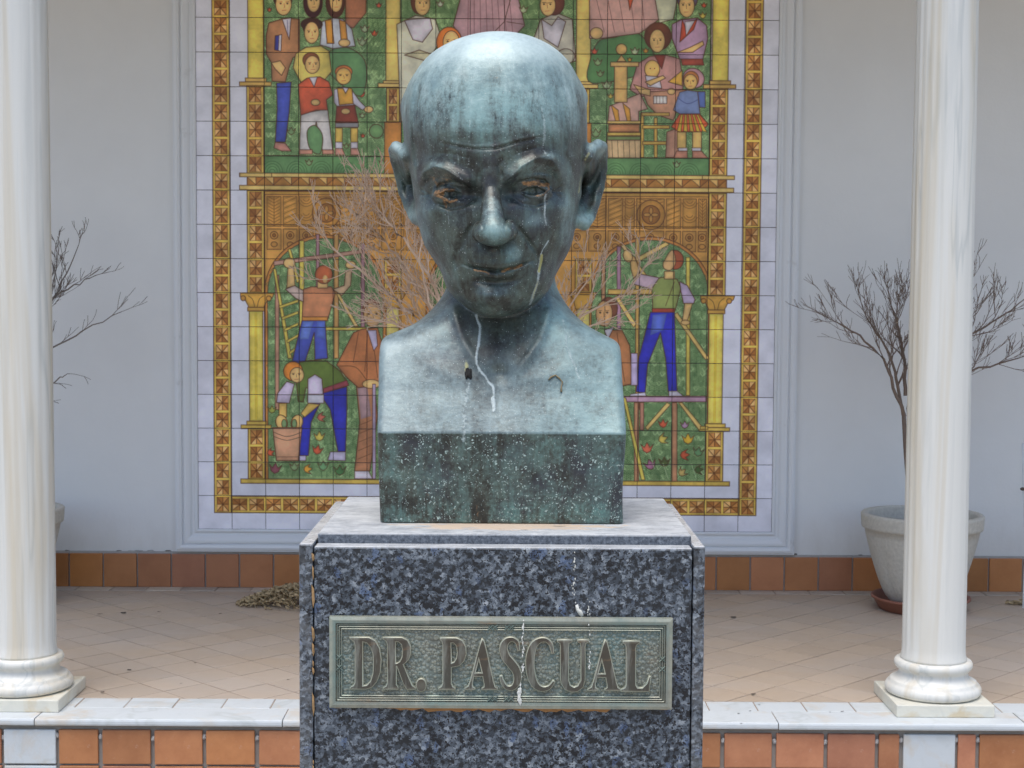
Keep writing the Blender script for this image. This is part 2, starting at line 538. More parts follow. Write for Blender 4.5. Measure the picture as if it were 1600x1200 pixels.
# cornice of triangles
PT.rect(Lx0, 275, Rx1, 290, BROWN, 0.9)
n = 27; w = (Rx1 - Lx0) / n
for i in range(n):
    x = Lx0 + i * w
    PT.poly([(x, 276), (x + w / 2, 276), (x + w / 2, 288)], (196, 146, 84), 0.6)
    PT.poly([(x + w / 2, 276), (x + w, 276), (x + w / 2, 288)], (150, 84, 34), 0.6)
PT.rect(377, 270, RX - 67, 276, CREAM, 0.9)
PT.rect(377, 289, RX - 67, 296, CREAM, 0.9)
# carved zone with the two arches
PT.rect(Lx1, 297, Rx0, 747, (168, 112, 54), 0.8)
PT.rect(Lx1, 298, Rx0, 303, (172, 118, 52), 0.7)
rng = random.Random(9)
xs = [418, 443, 468, 493, 530, 568, 596, 634, 668, 700, 740, 780, 816, 850, 884, 918, 948, 974, 992, 1038, 1064, 1088, 1104]
for i in range(len(xs) - 1):
    a, b = xs[i] + 1.5, xs[i + 1] - 1.5
    PT.rect(a, 306, b, 352, (164, 108, 50), 0.7)
    m = (a + b) / 2
    kind = i % 3
    if kind == 0:
        PT.line([(m, 307), (m, 351)], (90, 44, 16), 0.9)
        for y in range(309, 352, 5):
            PT.line([(a + 2, y - 3), (m, y + 2), (b - 2, y - 3)], (96, 48, 18), 0.8)
    elif kind == 1:
        for y in range(312, 352, 8):
            PT.line([(a + 2, y + 4), (m, y), (b - 2, y - 4)], (96, 48, 18), 0.9, smooth=True)
            PT.line([(a + 2, y), (m - 2, y - 3), (b - 4, y - 6)], (190, 130, 66), 0.7)
    else:
        for s in (5, 9, 13):
            t = np.radians(np.linspace(20, 160, 8))
            PT.line(np.stack((m + s * np.cos(t), 308 + s * np.sin(t)), 1), (96, 48, 18), 0.9)
            PT.line(np.stack((m + s * np.cos(t), 330 + s * np.sin(t)), 1), (96, 48, 18), 0.9)
    PT.rect(a, 356, b, 388, (166, 110, 54), 0.7)
    PT.oval(m, 366, 6, 6, (168, 108, 50), 0.8); PT.oval(m, 366, 2.6, 2.6, (136, 76, 30), 0.8)
    PT.oval(m, 380, 5, 4, (168, 108, 50), 0.8)
for cx in (1016, 512):
    PT.oval(cx, 331, 22, 23, (160, 102, 44), 1.0); PT.oval(cx, 331, 14, 14.5, (146, 84, 34), 1.0)
    for k in range(4):
        t = k * math.pi / 2
        PT.oval(cx + 6 * math.cos(t), 331 + 6 * math.sin(t), 5.5, 3, (180, 120, 58), 0.7, rot=t)
def arch(cx, rx, spring, top, bottom):
    t = np.radians(np.linspace(180, 360, 26))
    o = np.stack((cx + rx * np.cos(t), spring + (spring - top) * np.sin(t)), 1)
    i_ = np.stack((cx + (rx - 5) * np.cos(t), spring + (spring - top - 5) * np.sin(t)), 1)
    PT.poly(np.concatenate((o, [(cx + rx, bottom), (cx - rx, bottom)])), (170, 100, 48), 1.0)
    PT.poly(np.concatenate((i_, [(cx + rx - 5, bottom), (cx - rx + 5, bottom)])), GREEN, 0.9)
    return lambda x, y: abs(x - cx) < rx - 8 and (y > spring or ((x - cx) / (rx - 8)) ** 2 + ((y - spring) / (spring - top - 8)) ** 2 < 1)
fl = arch(510, 95, 456, 365, 748)
fr = arch(RX - 195, 96, 456, 365, 748)
fm_ = arch((510 + RX - 195) / 2, 96, 456, 365, 748)
fern_field(418, 372, 604, 745, 11, fl)
fern_field(RX - 290, 372, RX - 100, 745, 12, fr)
fern_field(640, 372, 880, 745, 13, fm_)
# pilasters
for x0, x1 in ((Lx0, Lx1), (Rx0, Rx1)):
    PT.rect(x0 + 2, TOPY + 60, x1, 130, YEL, 1.0)
    PT.rect(x0 - 2, 124, x1 + 4, 130, OCHRE, 0.9)
    PT.rect(x0 - 11, 130, x1 + 12, 136, OCHRE, 0.9)
    star_column(x0, x1, 136, 270)
    PT.rect(x0 - 11, 270, x1 + 12, 276, CREAM, 0.9)
    star_column(x0, x1, 297, 456)
    PT.poly([(x0 - 11, 456), (x1 + 15, 456), (x1 + 13, 462), (x1 + 4, 468), (x1 - 1, 478), (x0 + 2, 478), (x0 - 3, 468), (x0 - 11, 462)], (176, 122, 50), 1.0)
    for s in (-1, 1):
        PT.oval((x0 + x1) / 2 + s * 20, 464, 4, 4, (170, 112, 48), 0.9)
        PT.line([((x0 + x1) / 2 + s * 2, 478), ((x0 + x1) / 2 + s * 5, 466), ((x0 + x1) / 2 + s * 12, 460)], None, 0.9, smooth=True)
    PT.rect(x0, 478, x1, 484, (176, 124, 54), 0.9)
    PT.rect(x0 + 2.5, 484, x1 - 2.5, 656, YEL, 1.0)
    PT.rect(x0 + 11, 486, x0 + 15, 654, (206, 170, 56), 0)
    PT.rect(x0 - 2, 656, x1 + 3, 662, GOLD, 0.9)
    PT.rect(x0 - 11, 662, x1 + 10, 668, GOLD, 0.9)
    star_column(x0, x1, 668, 747, 26.3)
for x0, x1 in ((604, 626), (898, 920)):
    PT.rect(x0, TOPY + 60, x1, 129, (186, 156, 84), 1.0)
    PT.rect(x0 - 4, 127, x1 + 4, 131, CREAM, 0.9)
    PT.rect(x0 - 12, 131, x1 + 12, 137, CREAM, 0.9)
    star_column(x0 + 1, x1 - 1, 138, 190)
    PT.rect(x0 - 2, 190, x1 + 2, 270, (166, 98, 44), 0.8)
for x0, x1 in ((602, 628), (RX - 312, RX - 286)):
    star_column(x0, x1, 400, 452)
    PT.poly([(x0 - 9, 452), (x1 + 9, 452), (x1 + 2, 464), (x1 - 1, 478), (x0 + 1, 478), (x0 - 2, 464)], (176, 122, 50), 1.0)
    PT.rect(x0 + 3, 478, x1 - 3, 656, (196, 172, 96), 1.0)
    PT.rect(x0 - 8, 656, x1 + 8, 668, GOLD, 0.9)
    star_column(x0, x1, 668, 747)
PT.rect(377, 747, RX - 67, 754, GOLD, 1.0)
PT.photo = True

# ---- upper left scene
for x, y, s, c in ((570, 45, 7, (150, 160, 120)), (585, 52, 6, REDF), (592, 8, 5, REDF), (566, 65, 8, (150, 160, 120)), (535, 92, 6, (140, 155, 110)), (561, 104, 6, (140, 155, 110)), (565, 147, 6, REDF), (560, 120, 5, (140, 155, 110)), (566, 180, 5, (140, 155, 110)), (567, 212, 4, REDF), (455, 205, 7, (110, 130, 84)), (421, 15, 4, REDF), (541, 228, 5, (120, 145, 90))):
    tulip(x, y, s, c)
PT.oval(588, 205, 11, 11, (104, 132, 80), 1.0)
PT.poly([(505, 95), (522, 76), (548, 76), (570, 95), (572, 130), (560, 150), (520, 120)], (88, 118, 72), 1.0, True)
for k in range(7):
    PT.line([(580 - k * 3, 110 - k * 7), (604, 62 - k * 9)], DKGR, 0.8)
PT.poly([(540, -20), (572, -20), (572, 20), (552, 44), (540, 40)], (150, 88, 66), 1.0)
# man in the brown jacket
PT.poly([(432, 130), (455, 128), (452, 175), (446, 222), (430, 222), (433, 170)], JEAN, 1.1)
PT.poly([(430, 222), (446, 224), (455, 236), (440, 236), (428, 231)], (170, 110, 100), 0.9)
PT.poly([(420, 36), (446, 28), (468, 30), (468, 85), (458, 90), (452, 105), (446, 128), (425, 127), (424, 98), (416, 84), (416, 55)], (146, 94, 66), 1.1)
PT.poly([(441, 30), (455, 28), (452, 62)], WHITE, 0.9); PT.line([(449, 32), (450, 55)], (100, 90, 120), 1.2)
PT.poly([(424, 98), (438, 95), (446, 106), (440, 118), (430, 108)], SKIN, 0.9)
PT.poly([(430, 56), (440, 54), (439, 80), (429, 78)], (52, 60, 120), 1.0); PT.poly([(436, 55), (440, 54), (439, 80), (435, 79)], WHITE, 0.6)
PT.oval(442, -4, 15, 17, (64, 30, 22), 0.9)
face(443, 7, 12.5, 17, SKIN, 0.2)
# two women behind
for x, col in ((489, (60, 26, 30)), (524, (74, 34, 24))):
    PT.oval(x, 4, 15, 24, col, 0.9); face(x + 1, 2, 10, 17, SKIN, 0.1)
PT.poly([(503, 34), (520, 28), (536, 30), (550, 46), (555, 72), (520, 76), (500, 70)], (170, 172, 178), 1.0)
PT.poly([(508, 32), (518, 30), (522, 68), (511, 68)], (192, 120, 44), 1.0); PT.poly([(530, 31), (540, 34), (543, 64), (533, 66)], (192, 120, 44), 1.0)
PT.oval(538, 67, 9, 6, SKIN, 0.9)
PT.oval(487, 38, 17, 10, (54, 28, 26), 0.8)
# woman in the yellow top
PT.poly([(462, 84), (478, 74), (502, 72), (514, 80), (518, 112), (508, 124), (470, 128), (458, 106)], (184, 158, 82), 1.0)
PT.oval(486, 42, 13, 14, (60, 28, 22), 0.8); face(487, 51, 11.5, 17, SKIN, 0.1)
# boy in red
PT.poly([(470, 178), (512, 170), (520, 236), (504, 236), (494, 190), (486, 236), (468, 234)], (168, 160, 156), 1.0)
PT.poly([(466, 132), (480, 122), (500, 120), (514, 128), (520, 148), (510, 156), (512, 172), (494, 172), (470, 180)], (176, 58, 44), 1.1)
PT.poly([(483, 121), (496, 120), (491, 136)], WHITE, 0.8); PT.oval(493, 160, 7, 5, SKIN, 0.9)
PT.oval(486, 94, 13, 12, (120, 62, 36), 0.9); face(488, 101, 11.5, 14, SKIN, 0.2)
PT.poly([(480, 205), (492, 196), (504, 212), (500, 240), (484, 232)], (92, 120, 76), 1.0, True)
PT.rect(468, 234, 488, 241, (170, 112, 96), 0.8); PT.rect(504, 234, 522, 241, (170, 112, 96), 0.8)
# small boy in the orange waistcoat
PT.poly([(522, 140), (534, 136), (548, 138), (562, 158), (572, 168), (566, 172), (552, 162), (556, 166), (528, 168), (522, 160)], (172, 166, 176), 0.9)
PT.poly([(527, 138), (536, 138), (540, 146), (545, 137), (550, 139), (552, 162), (530, 164)], (192, 130, 48), 1.0)
PT.poly([(526, 166), (554, 164), (560, 192), (524, 192)], (120, 40, 32), 1.0); PT.rect(524, 192, 560, 199, (120, 116, 116), 0.8)
for x in (529, 553): PT.rect(x - 5, 200, x + 6, 222, (186, 146, 70), 0.8); PT.rect(x - 5, 222, x + 6, 232, WHITE, 0.7); PT.poly([(x - 5, 232), (x + 6, 232), (x + 10, 242), (x - 5, 242)], (170, 112, 100), 0.8)
PT.oval(537, 112, 13.5, 10, (184, 92, 40), 0.9); face(537, 119, 12, 13, (196, 146, 78), 0)
PT.oval(540, 174, 7, 4.5, SKIN, 0.8); PT.oval(576, 171, 7, 5, SKIN, 0.8)
# ---- upper middle scene
PT.poly([(620, 38), (650, 24), (680, 30), (690, 60), (672, 90), (655, 190), (626, 190)], (176, 170, 150), 1.0)
PT.poly([(632, 32), (645, 30), (672, 28), (676, 45), (660, 66), (645, 62)], WHITE, 1.0)
PT.oval(654, 2, 12, 20, (96, 44, 30), 0.9); face(660, 6, 12, 18, SKIN, 0.3)
PT.poly([(632, 86), (655, 78), (685, 88), (668, 96)], (184, 172, 140), 1.0)
PT.poly([(724, -20), (806, -20), (820, 40), (800, 60), (830, 120), (700, 120), (722, 60), (708, 40)], (156, 122, 128), 1.1)
for k in range(8): PT.line([(732 + k * 9, -10), (730 + k * 11, 110)], (104, 58, 66), 0.9)
PT.line([(800, -10), (788, 34), (768, 54)], None, 1.2); PT.line([(818, 38), (792, 34)], None, 1.0)
PT.oval(702, 66, 20, 24, (190, 88, 32), 1.0); face(705, 66, 13, 18, SKIN, 0)
PT.poly([(834, 60), (845, 30), (870, 20), (894, 30), (900, 95), (884, 100), (860, 74), (830, 70)], (160, 152, 138), 1.1)
PT.poly([(846, 30), (862, 40), (872, 26), (884, 34), (872, 74), (850, 60)], WHITE, 1.0)
PT.oval(866, 4, 16, 20, (90, 40, 30), 0.9); face(856, 8, 12, 17, SKIN, -0.3)
PT.line([(848, 4), (858, 5)], None, 0.7); PT.oval(884, 88, 14, 12, (166, 158, 140), 1.0)
tulip(818, 15, 7, (150, 160, 120)); tulip(688, 6, 6, (170, 175, 150))
# ---- upper right scene
PT.poly([(923, 90), (935, 65), (950, 60), (962, 58), (980, 52), (1000, 54), (1020, 80), (1020, 110), (925, 130)], (78, 108, 62), 1.0, True)
for x, y, s, c in ((929, 80, 6, REDF), (992, 80, 7, (160, 168, 130)), (1009, 79, 5, (190, 130, 50)), (934, 97, 7, (130, 150, 100)), (948, 133, 8, (150, 160, 120)), (938, 115, 6, (120, 140, 90)), (1098, 24, 6, YEL), (1100, 8, 5, REDF), (954, 150, 5, YEL), (931, 208, 8, (120, 140, 90)), (984, 93, 4, (186, 140, 50))):
    tulip(x, y, s, c)
PT.poly([(921, -20), (1022, -20), (1030, 30), (1000, 52), (940, 60), (921, 60)], (166, 124, 118), 1.0)
for k in range(5): PT.line([(930 + k * 18, -10), (944 + k * 16, 50)], (104, 58, 60), 0.9)
PT.poly([(980, -10), (992, -10), (984, 16)], REDF, 0.8); PT.oval(932, 52, 10, 9, SKIN, 0.9)
PT.poly([(1022, -10), (1060, -10), (1052, 30), (1030, 36)], (170, 166, 140), 1.0)
# man with the red scarf
PT.poly([(1050, 38), (1066, 30), (1090, 28), (1104, 40), (1106, 60), (1098, 94), (1062, 92), (1050, 60)], (150, 118, 140), 1.1)
PT.poly([(1066, 30), (1072, 46), (1090, 28), (1084, 46), (1062, 66)], (170, 44, 40), 0.9); PT.poly([(1070, 34), (1086, 32), (1072, 56)], WHITE, 0.7)
PT.poly([(1058, 82), (1078, 74), (1098, 64), (1100, 70), (1082, 82)], SKIN, 0.9)
PT.poly([(1064, 92), (1098, 92), (1100, 102), (1066, 102)], (140, 44, 36), 0.8)
PT.oval(1074, 0, 16, 14, (84, 70, 84), 0.9); face(1073, 9, 12, 18, SKIN, -0.2)
# woman with the baby at the table
PT.poly([(996, 100), (1015, 88), (1040, 86), (1062, 92), (1068, 130), (1064, 160), (1000, 150), (984, 140)], (158, 108, 104), 1.1)
PT.poly([(1022, 86), (1040, 86), (1034, 108)], (120, 34, 30), 0.8)
PT.oval(1028, 57, 21, 22, (90, 42, 28), 1.0, rot=0.1); face(1027, 64, 12, 18, SKIN, 0)
PT.oval(1019, 108, 12, 14, (196, 150, 84), 0.9); PT.oval(1016, 107, .9, .9, (50, 26, 18), 0); PT.oval(1023, 107, .9, .9, (50, 26, 18), 0)
PT.poly([(1008, 118), (1030, 120), (1034, 138), (1012, 136)], WHITE, 0.9); PT.poly([(1008, 128), (1036, 118), (1040, 122), (1016, 134)], SKIN, 0.9)
PT.poly([(1044, 128), (1066, 110), (1066, 134)], (196, 140, 52), 0.9)
PT.poly([(1004, 144), (1072, 140), (1066, 150), (1052, 188), (1028, 180), (1012, 164)], (172, 116, 92), 1.1)
PT.rect(1021, 150, 1042, 162, (196, 186, 180), 0.8)
for k in range(3): PT.line([(1026 + k * 5, 150), (1026 + k * 5, 162)], None, 0.7)
PT.poly([(990, 132), (1016, 140), (1016, 150), (1000, 146)], SKIN, 0.9)
PT.poly([(952, 166), (1000, 146), (1012, 170), (998, 174), (998, 190), (950, 190)], (176, 132, 120), 1.0)
for k in range(2): PT.poly([(955 + k * 18, 164 - k * 3), (966 + k * 18, 172 - k * 2), (968 + k * 18, 190), (962 + k * 18, 190)], (190, 124, 44), 0.8)
PT.rect(949, 189, 1001, 194, CREAM, 0.8); PT.rect(951, 195, 999, 206, (170, 104, 70), 0.8); PT.rect(949, 207, 1003, 212, (186, 146, 70), 0.8); PT.rect(949, 213, 1001, 219, (110, 120, 70), 0.8)
PT.poly([(948, 219), (1002, 219), (1000, 247), (950, 247)], (174, 140, 104), 0.9)
for k in range(5): PT.line([(956 + k * 9, 220), (957 + k * 9, 246)], None, 0.8)
# chair and bed post
PT.rect(960, 103, 980, 160, (186, 140, 84), 0.9); PT.rect(954, 97, 998, 104, (190, 146, 90), 0.9); PT.oval(971, 77, 8.5, 8.5, (196, 150, 90), 0.9); PT.poly([(971, 86), (978, 96), (964, 96)], (190, 146, 90), 0.8)
for a in ((1001, 176, 1006, 246), (1022, 184, 1027, 246), (1003, 176, 1046, 181), (1004, 196, 1046, 201), (1004, 221, 1042, 226)): PT.rect(*a, (184, 140, 66), 0.8)
PT.poly([(1042, 206), (1060, 200), (1060, 246), (1040, 246)], (150, 104, 88), 0.9)
# child with the bonnet and striped skirt
PT.rect(1058, 206, 1072, 232, (186, 144, 84), 0.9); PT.rect(1082, 204, 1096, 232, (186, 144, 84), 0.9)
PT.rect(1060, 231, 1074, 236, WHITE, 0.7); PT.rect(1081, 231, 1095, 236, WHITE, 0.7)
PT.poly([(1057, 236), (1074, 236), (1074, 247), (1052, 247)], (160, 100, 84), 0.8); PT.poly([(1082, 236), (1096, 236), (1106, 247), (1082, 247)], (160, 100, 84), 0.8)
PT.rect(1090, 143, 1102, 168, (76, 96, 140), 0.9)
PT.poly([(1062, 144), (1074, 141), (1090, 143), (1094, 178), (1062, 178), (1052, 172), (1056, 160)], (108, 124, 156), 1.0)
PT.line([(1058, 152), (1074, 162), (1090, 156)], (60, 70, 110), 1.2, smooth=True); PT.oval(1049, 143, 6, 5, SKIN, 0.8)
sk = [(1062, 178), (1093, 178), (1107, 194), (1096, 206), (1060, 206), (1049, 198)]
PT.poly(sk, (186, 62, 40), 1.1)
for k in range(5): PT.poly([(1064 + k * 6, 179), (1067 + k * 6, 179), (1064 + k * 10, 206), (1058 + k * 10, 205)], (196, 150, 50), 0.6)
PT.oval(1084, 122, 17, 15, (170, 124, 132), 1.0, rot=0.5); PT.oval(1080, 124, 12, 13, (170, 92, 44), 0.8); face(1079, 128, 10.5, 12, (196, 148, 84), -0.1)
# ---- lower left arch: scaffold, ladder and three people
for a in ((468, 376, 475, 560, YEL), (522, 366, 529, 560, (170, 120, 70)), (494, 366, 499, 470, (150, 110, 118)), (564, 380, 570, 520, (150, 110, 118)), (430, 430, 436, 640, (166, 116, 96))): PT.rect(*a, 0.8)
PT.poly([(428, 408), (566, 390), (566, 396), (428, 415)], (162, 116, 102), 0.8)
PT.rect(508, 511, 572, 516, YEL, 0.8)
PT.poly([(526, 460), (530, 458), (560, 510), (554, 510)], CREAM, 0.8)
PT.poly([(427, 420), (431, 420), (456, 560), (450, 560)], YEL, 0.8)
PT.poly([(450, 390), (454, 388), (468, 440), (464, 442)], YEL, 0.8)
for k in range(7): PT.poly([(436 + k * 4, 478 + k * 18), (466, 468 + k * 18), (466, 472 + k * 18), (437 + k * 4, 482 + k * 18)], YEL, 0.6)
PT.poly([(472, 500), (508, 500), (512, 560), (492, 562), (491, 520), (476, 568), (456, 566)], JEAN, 1.1)
PT.poly([(474, 502), (490, 502), (482, 530), (468, 530)], (84, 110, 164), 0); PT.poly([(495, 502), (508, 502), (508, 530), (494, 526)], (72, 98, 158), 0)
PT.poly([(474, 452), (486, 448), (518, 448), (524, 458), (512, 500), (472, 500)], (164, 98, 70), 1.1)
PT.poly([(472, 495), (512, 495), (512, 501), (472, 501)], (184, 110, 50), 0.8)
PT.poly([(446, 452), (460, 446), (474, 454), (474, 472), (462, 466)], (176, 150, 140), 1.0); PT.poly([(450, 416), (459, 416), (461, 446), (448, 450)], SKIN, 0.9); PT.oval(452, 411, 9, 8, SKIN, 0.9)
PT.poly([(520, 452), (538, 446), (540, 424), (550, 420), (548, 446), (534, 462)], (176, 140, 110), 1.0); PT.oval(548, 414, 8, 6, SKIN, 0.8)
PT.rect(496, 440, 512, 450, SKIN, 0.8); PT.oval(506, 429, 13.5, 14.5, (150, 64, 40), 1.0); PT.oval(508, 436, 4, 6, (196, 150, 96), 0)
# bent gardener
PT.poly([(504, 614), (542, 604), (542, 640), (540, 706), (528, 706), (516, 640), (504, 622), (486, 660), (482, 712), (468, 712), (470, 660), (488, 624)], (36, 54, 140), 1.1)
PT.poly([(516, 706), (540, 706), (540, 720), (512, 719)], (170, 160, 176), 0.8); PT.rect(467, 712, 478, 720, (170, 160, 176), 0.8)
PT.poly([(468, 566), (486, 563), (510, 564), (532, 580), (543, 598), (506, 612), (478, 606), (474, 628), (466, 627), (462, 590)], (86, 98, 40), 1.1)
PT.poly([(542, 594), (545, 602), (506, 614), (505, 607)], (140, 60, 76), 0.8)
PT.poly([(481, 592), (492, 585), (503, 592), (506, 630), (481, 628)], (170, 158, 172), 1.0); PT.rect(481, 616, 506, 630, (186, 180, 186), 0.8)
PT.poly([(448, 596), (460, 600), (452, 630), (432, 629), (434, 614)], (170, 156, 172), 1.0)
PT.rect(436, 630, 448, 652, (196, 150, 80), 0.9); PT.poly([(482, 630), (500, 632), (476, 652), (470, 646)], (196, 152, 76), 0.9)
PT.oval(458, 580, 15, 15, (190, 100, 34), 1.0); face(464, 586, 11, 12, SKIN, -0.3)
for s in (-1, 1): PT.oval(452 + s * 12, 660, 9, 12, (196, 150, 90), 1.0, rot=s * 0.3); PT.oval(452 + s * 8, 662, 4, 7, GREEN, 0.8)
PT.poly([(426, 668), (472, 668), (466, 720), (432, 720)], (172, 118, 92), 1.1); PT.line([(427, 675), (448, 682), (470, 676)], None, 0.9, smooth=True); PT.line([(428, 682), (448, 688), (469, 683)], None, 0.9, smooth=True); PT.line([(433, 714), (466, 714)], None, 0.8)
# man in the brown coat with a stick
PT.poly([(556, 596), (584, 596), (590, 650), (578, 736), (554, 736), (562, 660)], (150, 92, 66), 1.1); PT.poly([(558, 600), (574, 604), (580, 650), (564, 655)], (150, 118, 120), 0)
for k in range(5): PT.line([(560, 665 + k * 13), (584, 655 + k * 13)], (88, 44, 26), 0.9)
PT.poly([(554, 736), (576, 736), (582, 748), (554, 748)], (176, 164, 168), 0.8)
PT.poly([(526, 570), (552, 520), (566, 514), (590, 512), (600, 545), (600, 600), (560, 606), (540, 588)], (156, 86, 54), 1.1)
for l in (((530, 572), (556, 574), (574, 596)), ((560, 520), (552, 566)), ((574, 522), (570, 580)), ((584, 540), (590, 590))): PT.line(l, (84, 40, 22), 1.0, smooth=True)
PT.poly([(574, 516), (588, 516), (590, 540), (584, 548)], (166, 156, 176), 0.8)
PT.oval(580, 600, 14, 7, SKIN, 0.9); PT.rect(582, 600, 587, 748, (160, 140, 160), 0.7)
PT.oval(580, 484, 14, 17, (120, 70, 52), 0.9); face(582, 492, 14, 19, (176, 130, 86), 0.1)
for x, y, s, c, r_ in ((425, 640, 7, (140, 140, 60), 0), (502, 652, 8, (190, 86, 76), 1.4), (499, 682, 9, YEL, 0), (496, 703, 9, REDF, 0.2), (423, 707, 7, REDF, 1.2), (430, 732, 10, (130, 70, 84), 0.1), (460, 729, 8, (130, 150, 100), 0), (481, 733, 8, (196, 130, 44), 1.5), (505, 728, 9, (96, 128, 84), 0), (531, 735, 10, (70, 104, 56), 0)):
    tulip(x, y, s, c, r_)
# ---- lower right arch: scaffold, climber and onlooker
for a in ((993, 372, 999, 640, (176, 130, 70)), (964, 385, 970, 520, (150, 110, 130)), (1072, 402, 1078, 618, YEL), (940, 400, 946, 500, (160, 110, 80))): PT.rect(*a, 0.8)
PT.rect(950, 452, 1024, 460, (184, 140, 74), 0.8)
PT.poly([(1040, 378), (1046, 382), (1000, 408), (998, 401)], CREAM, 0.8); PT.poly([(960, 464), (966, 462), (994, 506), (990, 512)], CREAM, 0.8); PT.poly([(970, 384), (975, 382), (1012, 432), (1006, 434)], CREAM, 0.8)
PT.poly([(1053, 492), (1058, 488), (1108, 560), (1102, 562)], CREAM, 0.8)
PT.poly([(1016, 488), (1054, 486), (1056, 560), (1058, 612), (1044, 612), (1040, 560), (1032, 520), (1012, 570), (1008, 614), (994, 612), (998, 560)], (36, 54, 150), 1.1)
PT.poly([(1020, 492), (1042, 490), (1036, 516), (1016, 524)], (72, 96, 160), 0)
PT.poly([(985, 616), (1008, 613), (1010, 619), (984, 619)], (184, 176, 184), 0.7); PT.poly([(1045, 611), (1058, 611), (1068, 619), (1045, 619)], (184, 176, 184), 0.7)
PT.poly([(1018, 440), (1034, 433), (1058, 436), (1064, 450), (1055, 485), (1020, 484)], (128, 132, 70), 1.1); PT.line([(1054, 440), (1040, 478)], None, 1.0)
PT.rect(1019, 482, 1054, 488, (150, 40, 36), 0.9)
PT.poly([(992, 436), (1000, 428), (1030, 434), (1018, 452), (990, 444)], (166, 140, 150), 1.0); PT.poly([(984, 396), (992, 402), (1000, 424), (990, 436), (986, 420)], (182, 136, 84), 0.9); PT.oval(981, 400, 7, 10, SKIN, 0.9, rot=-0.3)
PT.poly([(1062, 440), (1074, 446), (1086, 468), (1084, 474), (1068, 474), (1064, 456)], (170, 150, 172), 1.0); PT.poly([(1070, 474), (1082, 474), (1074, 502), (1066, 502)], SKIN, 0.9); PT.oval(1071, 504, 7, 4, SKIN, 0.8)
PT.rect(1038, 424, 1054, 436, SKIN, 0.8); PT.oval(1055, 406, 13, 15, (150, 60, 40), 1.0); PT.poly([(1046, 394), (1052, 392), (1056, 410), (1048, 422), (1038, 420), (1036, 412), (1040, 404)], (190, 142, 96), 0.9, True)
PT.rect(940, 619, 1104, 628, (166, 128, 146), 0.9)
for a in ((991, 629, 998, 752, (164, 108, 80)), (1050, 629, 1058, 752, (164, 108, 80)), (1000, 629, 1006, 672, (150, 96, 80))): PT.rect(*a, 0.8)
PT.poly([(1042, 629), (1048, 632), (1012, 672), (1008, 668)], CREAM, 0.8); PT.poly([(1060, 629), (1066, 629), (1098, 668), (1092, 672)], CREAM, 0.8); PT.poly([(973, 620), (978, 622), (1008, 750), (1002, 750)], YEL, 0.8)
PT.rect(1094, 666, 1106, 671, GOLD, 0.7)
for x, y, s, c, r_ in ((1036, 662, 8, REDF, 0), (1070, 664, 7, LILC, 0), (1036, 686, 9, YEL, 1.2), (1011, 700, 10, (190, 76, 60), 0), (1075, 686, 10, (200, 150, 40), 0), (1070, 711, 9, REDF, 1.5), (1091, 706, 9, (96, 130, 84), 0.2), (1016, 726, 10, (150, 96, 120), -0.3), (1038, 722, 9, (84, 92, 44), 0), (1066, 738, 8, (170, 140, 80), 0.8), (1092, 734, 8, (60, 80, 36), 1.5)):
    tulip(x, y, s, c, r_)
for x, y in ((1036, 730), (1080, 730), (1015, 715)): PT.line([(x, y - 6), (x + 4, y + 6), (x + 8, y + 18)], (150, 160, 120), 0.9, smooth=True)
PT.poly([(930, 540), (955, 516), (972, 516), (984, 540), (988, 600), (940, 610)], (156, 92, 60), 1.1); PT.line([(964, 520), (976, 596)], None, 0.9)
PT.rect(986, 552, 996, 602, (166, 150, 176), 0.8)
PT.oval(951, 482, 14, 18, (96, 50, 36), 0.9); face(944, 490, 13, 20, (168, 120, 80), -0.2); PT.poly([(944, 516), (960, 510), (950, 530)], WHITE, 0.8)

_srgb = np.clip(PT.a, 0, 255) / 255.0
_lin = np.where(_srgb <= 0.04045, _srgb / 12.92, ((_srgb + 0.055) / 1.055) ** 2.4)
MUR_IMG = bpy.data.images.new("tile_painting", CW, CH, alpha=False, float_buffer=True)
MUR_IMG.colorspace_settings.name = 'Non-Color'
_px = np.ones((CH, CW, 4), np.float32)
_px[..., :3] = _lin[::-1]
MUR_IMG.pixels.foreach_set(_px.ravel())
MUR_IMG.update()
MUR_IMG.pack()
# ------------------------------------------------------------------ the portico
M_PLASTER = mat_plaster()
M_FRAME = mat_frame()
M_SKIRT = mat_tile("skirting_terracotta", (0.37, 0.138, 0.054), (0.48, 0.195, 0.080), 0.40, 9, coat=0.25)
M_RISER = mat_tile("riser_terracotta", (0.36, 0.135, 0.060), (0.50, 0.215, 0.10), 0.55, 14, (0.66, 0.56, 0.48), 0.35)
M_PAVER = mat_floor_tile()
M_GROUT = mat_plain("grey_grout", (0.30, 0.275, 0.25), 0.9, 0.25, 30)
M_GROUTL = mat_plain("pale_grout", (0.42, 0.40, 0.38), 0.9, 0.2, 40)
M_FLGROUT = mat_plain("floor_grout", (0.31, 0.245, 0.195), 0.9, 0.3, 40)
M_MARBLE = mat_marble("white_marble", False, base=(0.58, 0.615, 0.635), warm=(0.56, 0.47, 0.36), stain=0.5)
M_MARBLEC = mat_marble("column_marble", True, base=(0.71, 0.70, 0.655), warm=(0.58, 0.49, 0.34), stain=0.6)
M_PLINTH = mat_marble("plinth_marble", False, base=(0.68, 0.66, 0.57), warm=(0.58, 0.47, 0.30), stain=0.8)
M_BORDER = mat_tile("border_paver", (0.42, 0.36, 0.29), (0.54, 0.48, 0.41), 0.6, 16)
M_GROUND = mat_plain("pale_paving", (0.33, 0.30, 0.26), 0.85, 0.2, 3)

NOSE_Y = float(PF(1300, 1131, 0.0)[1])        # front edge of the marble step
SKIRT_H = 0.153
GROUND_Z = -0.34

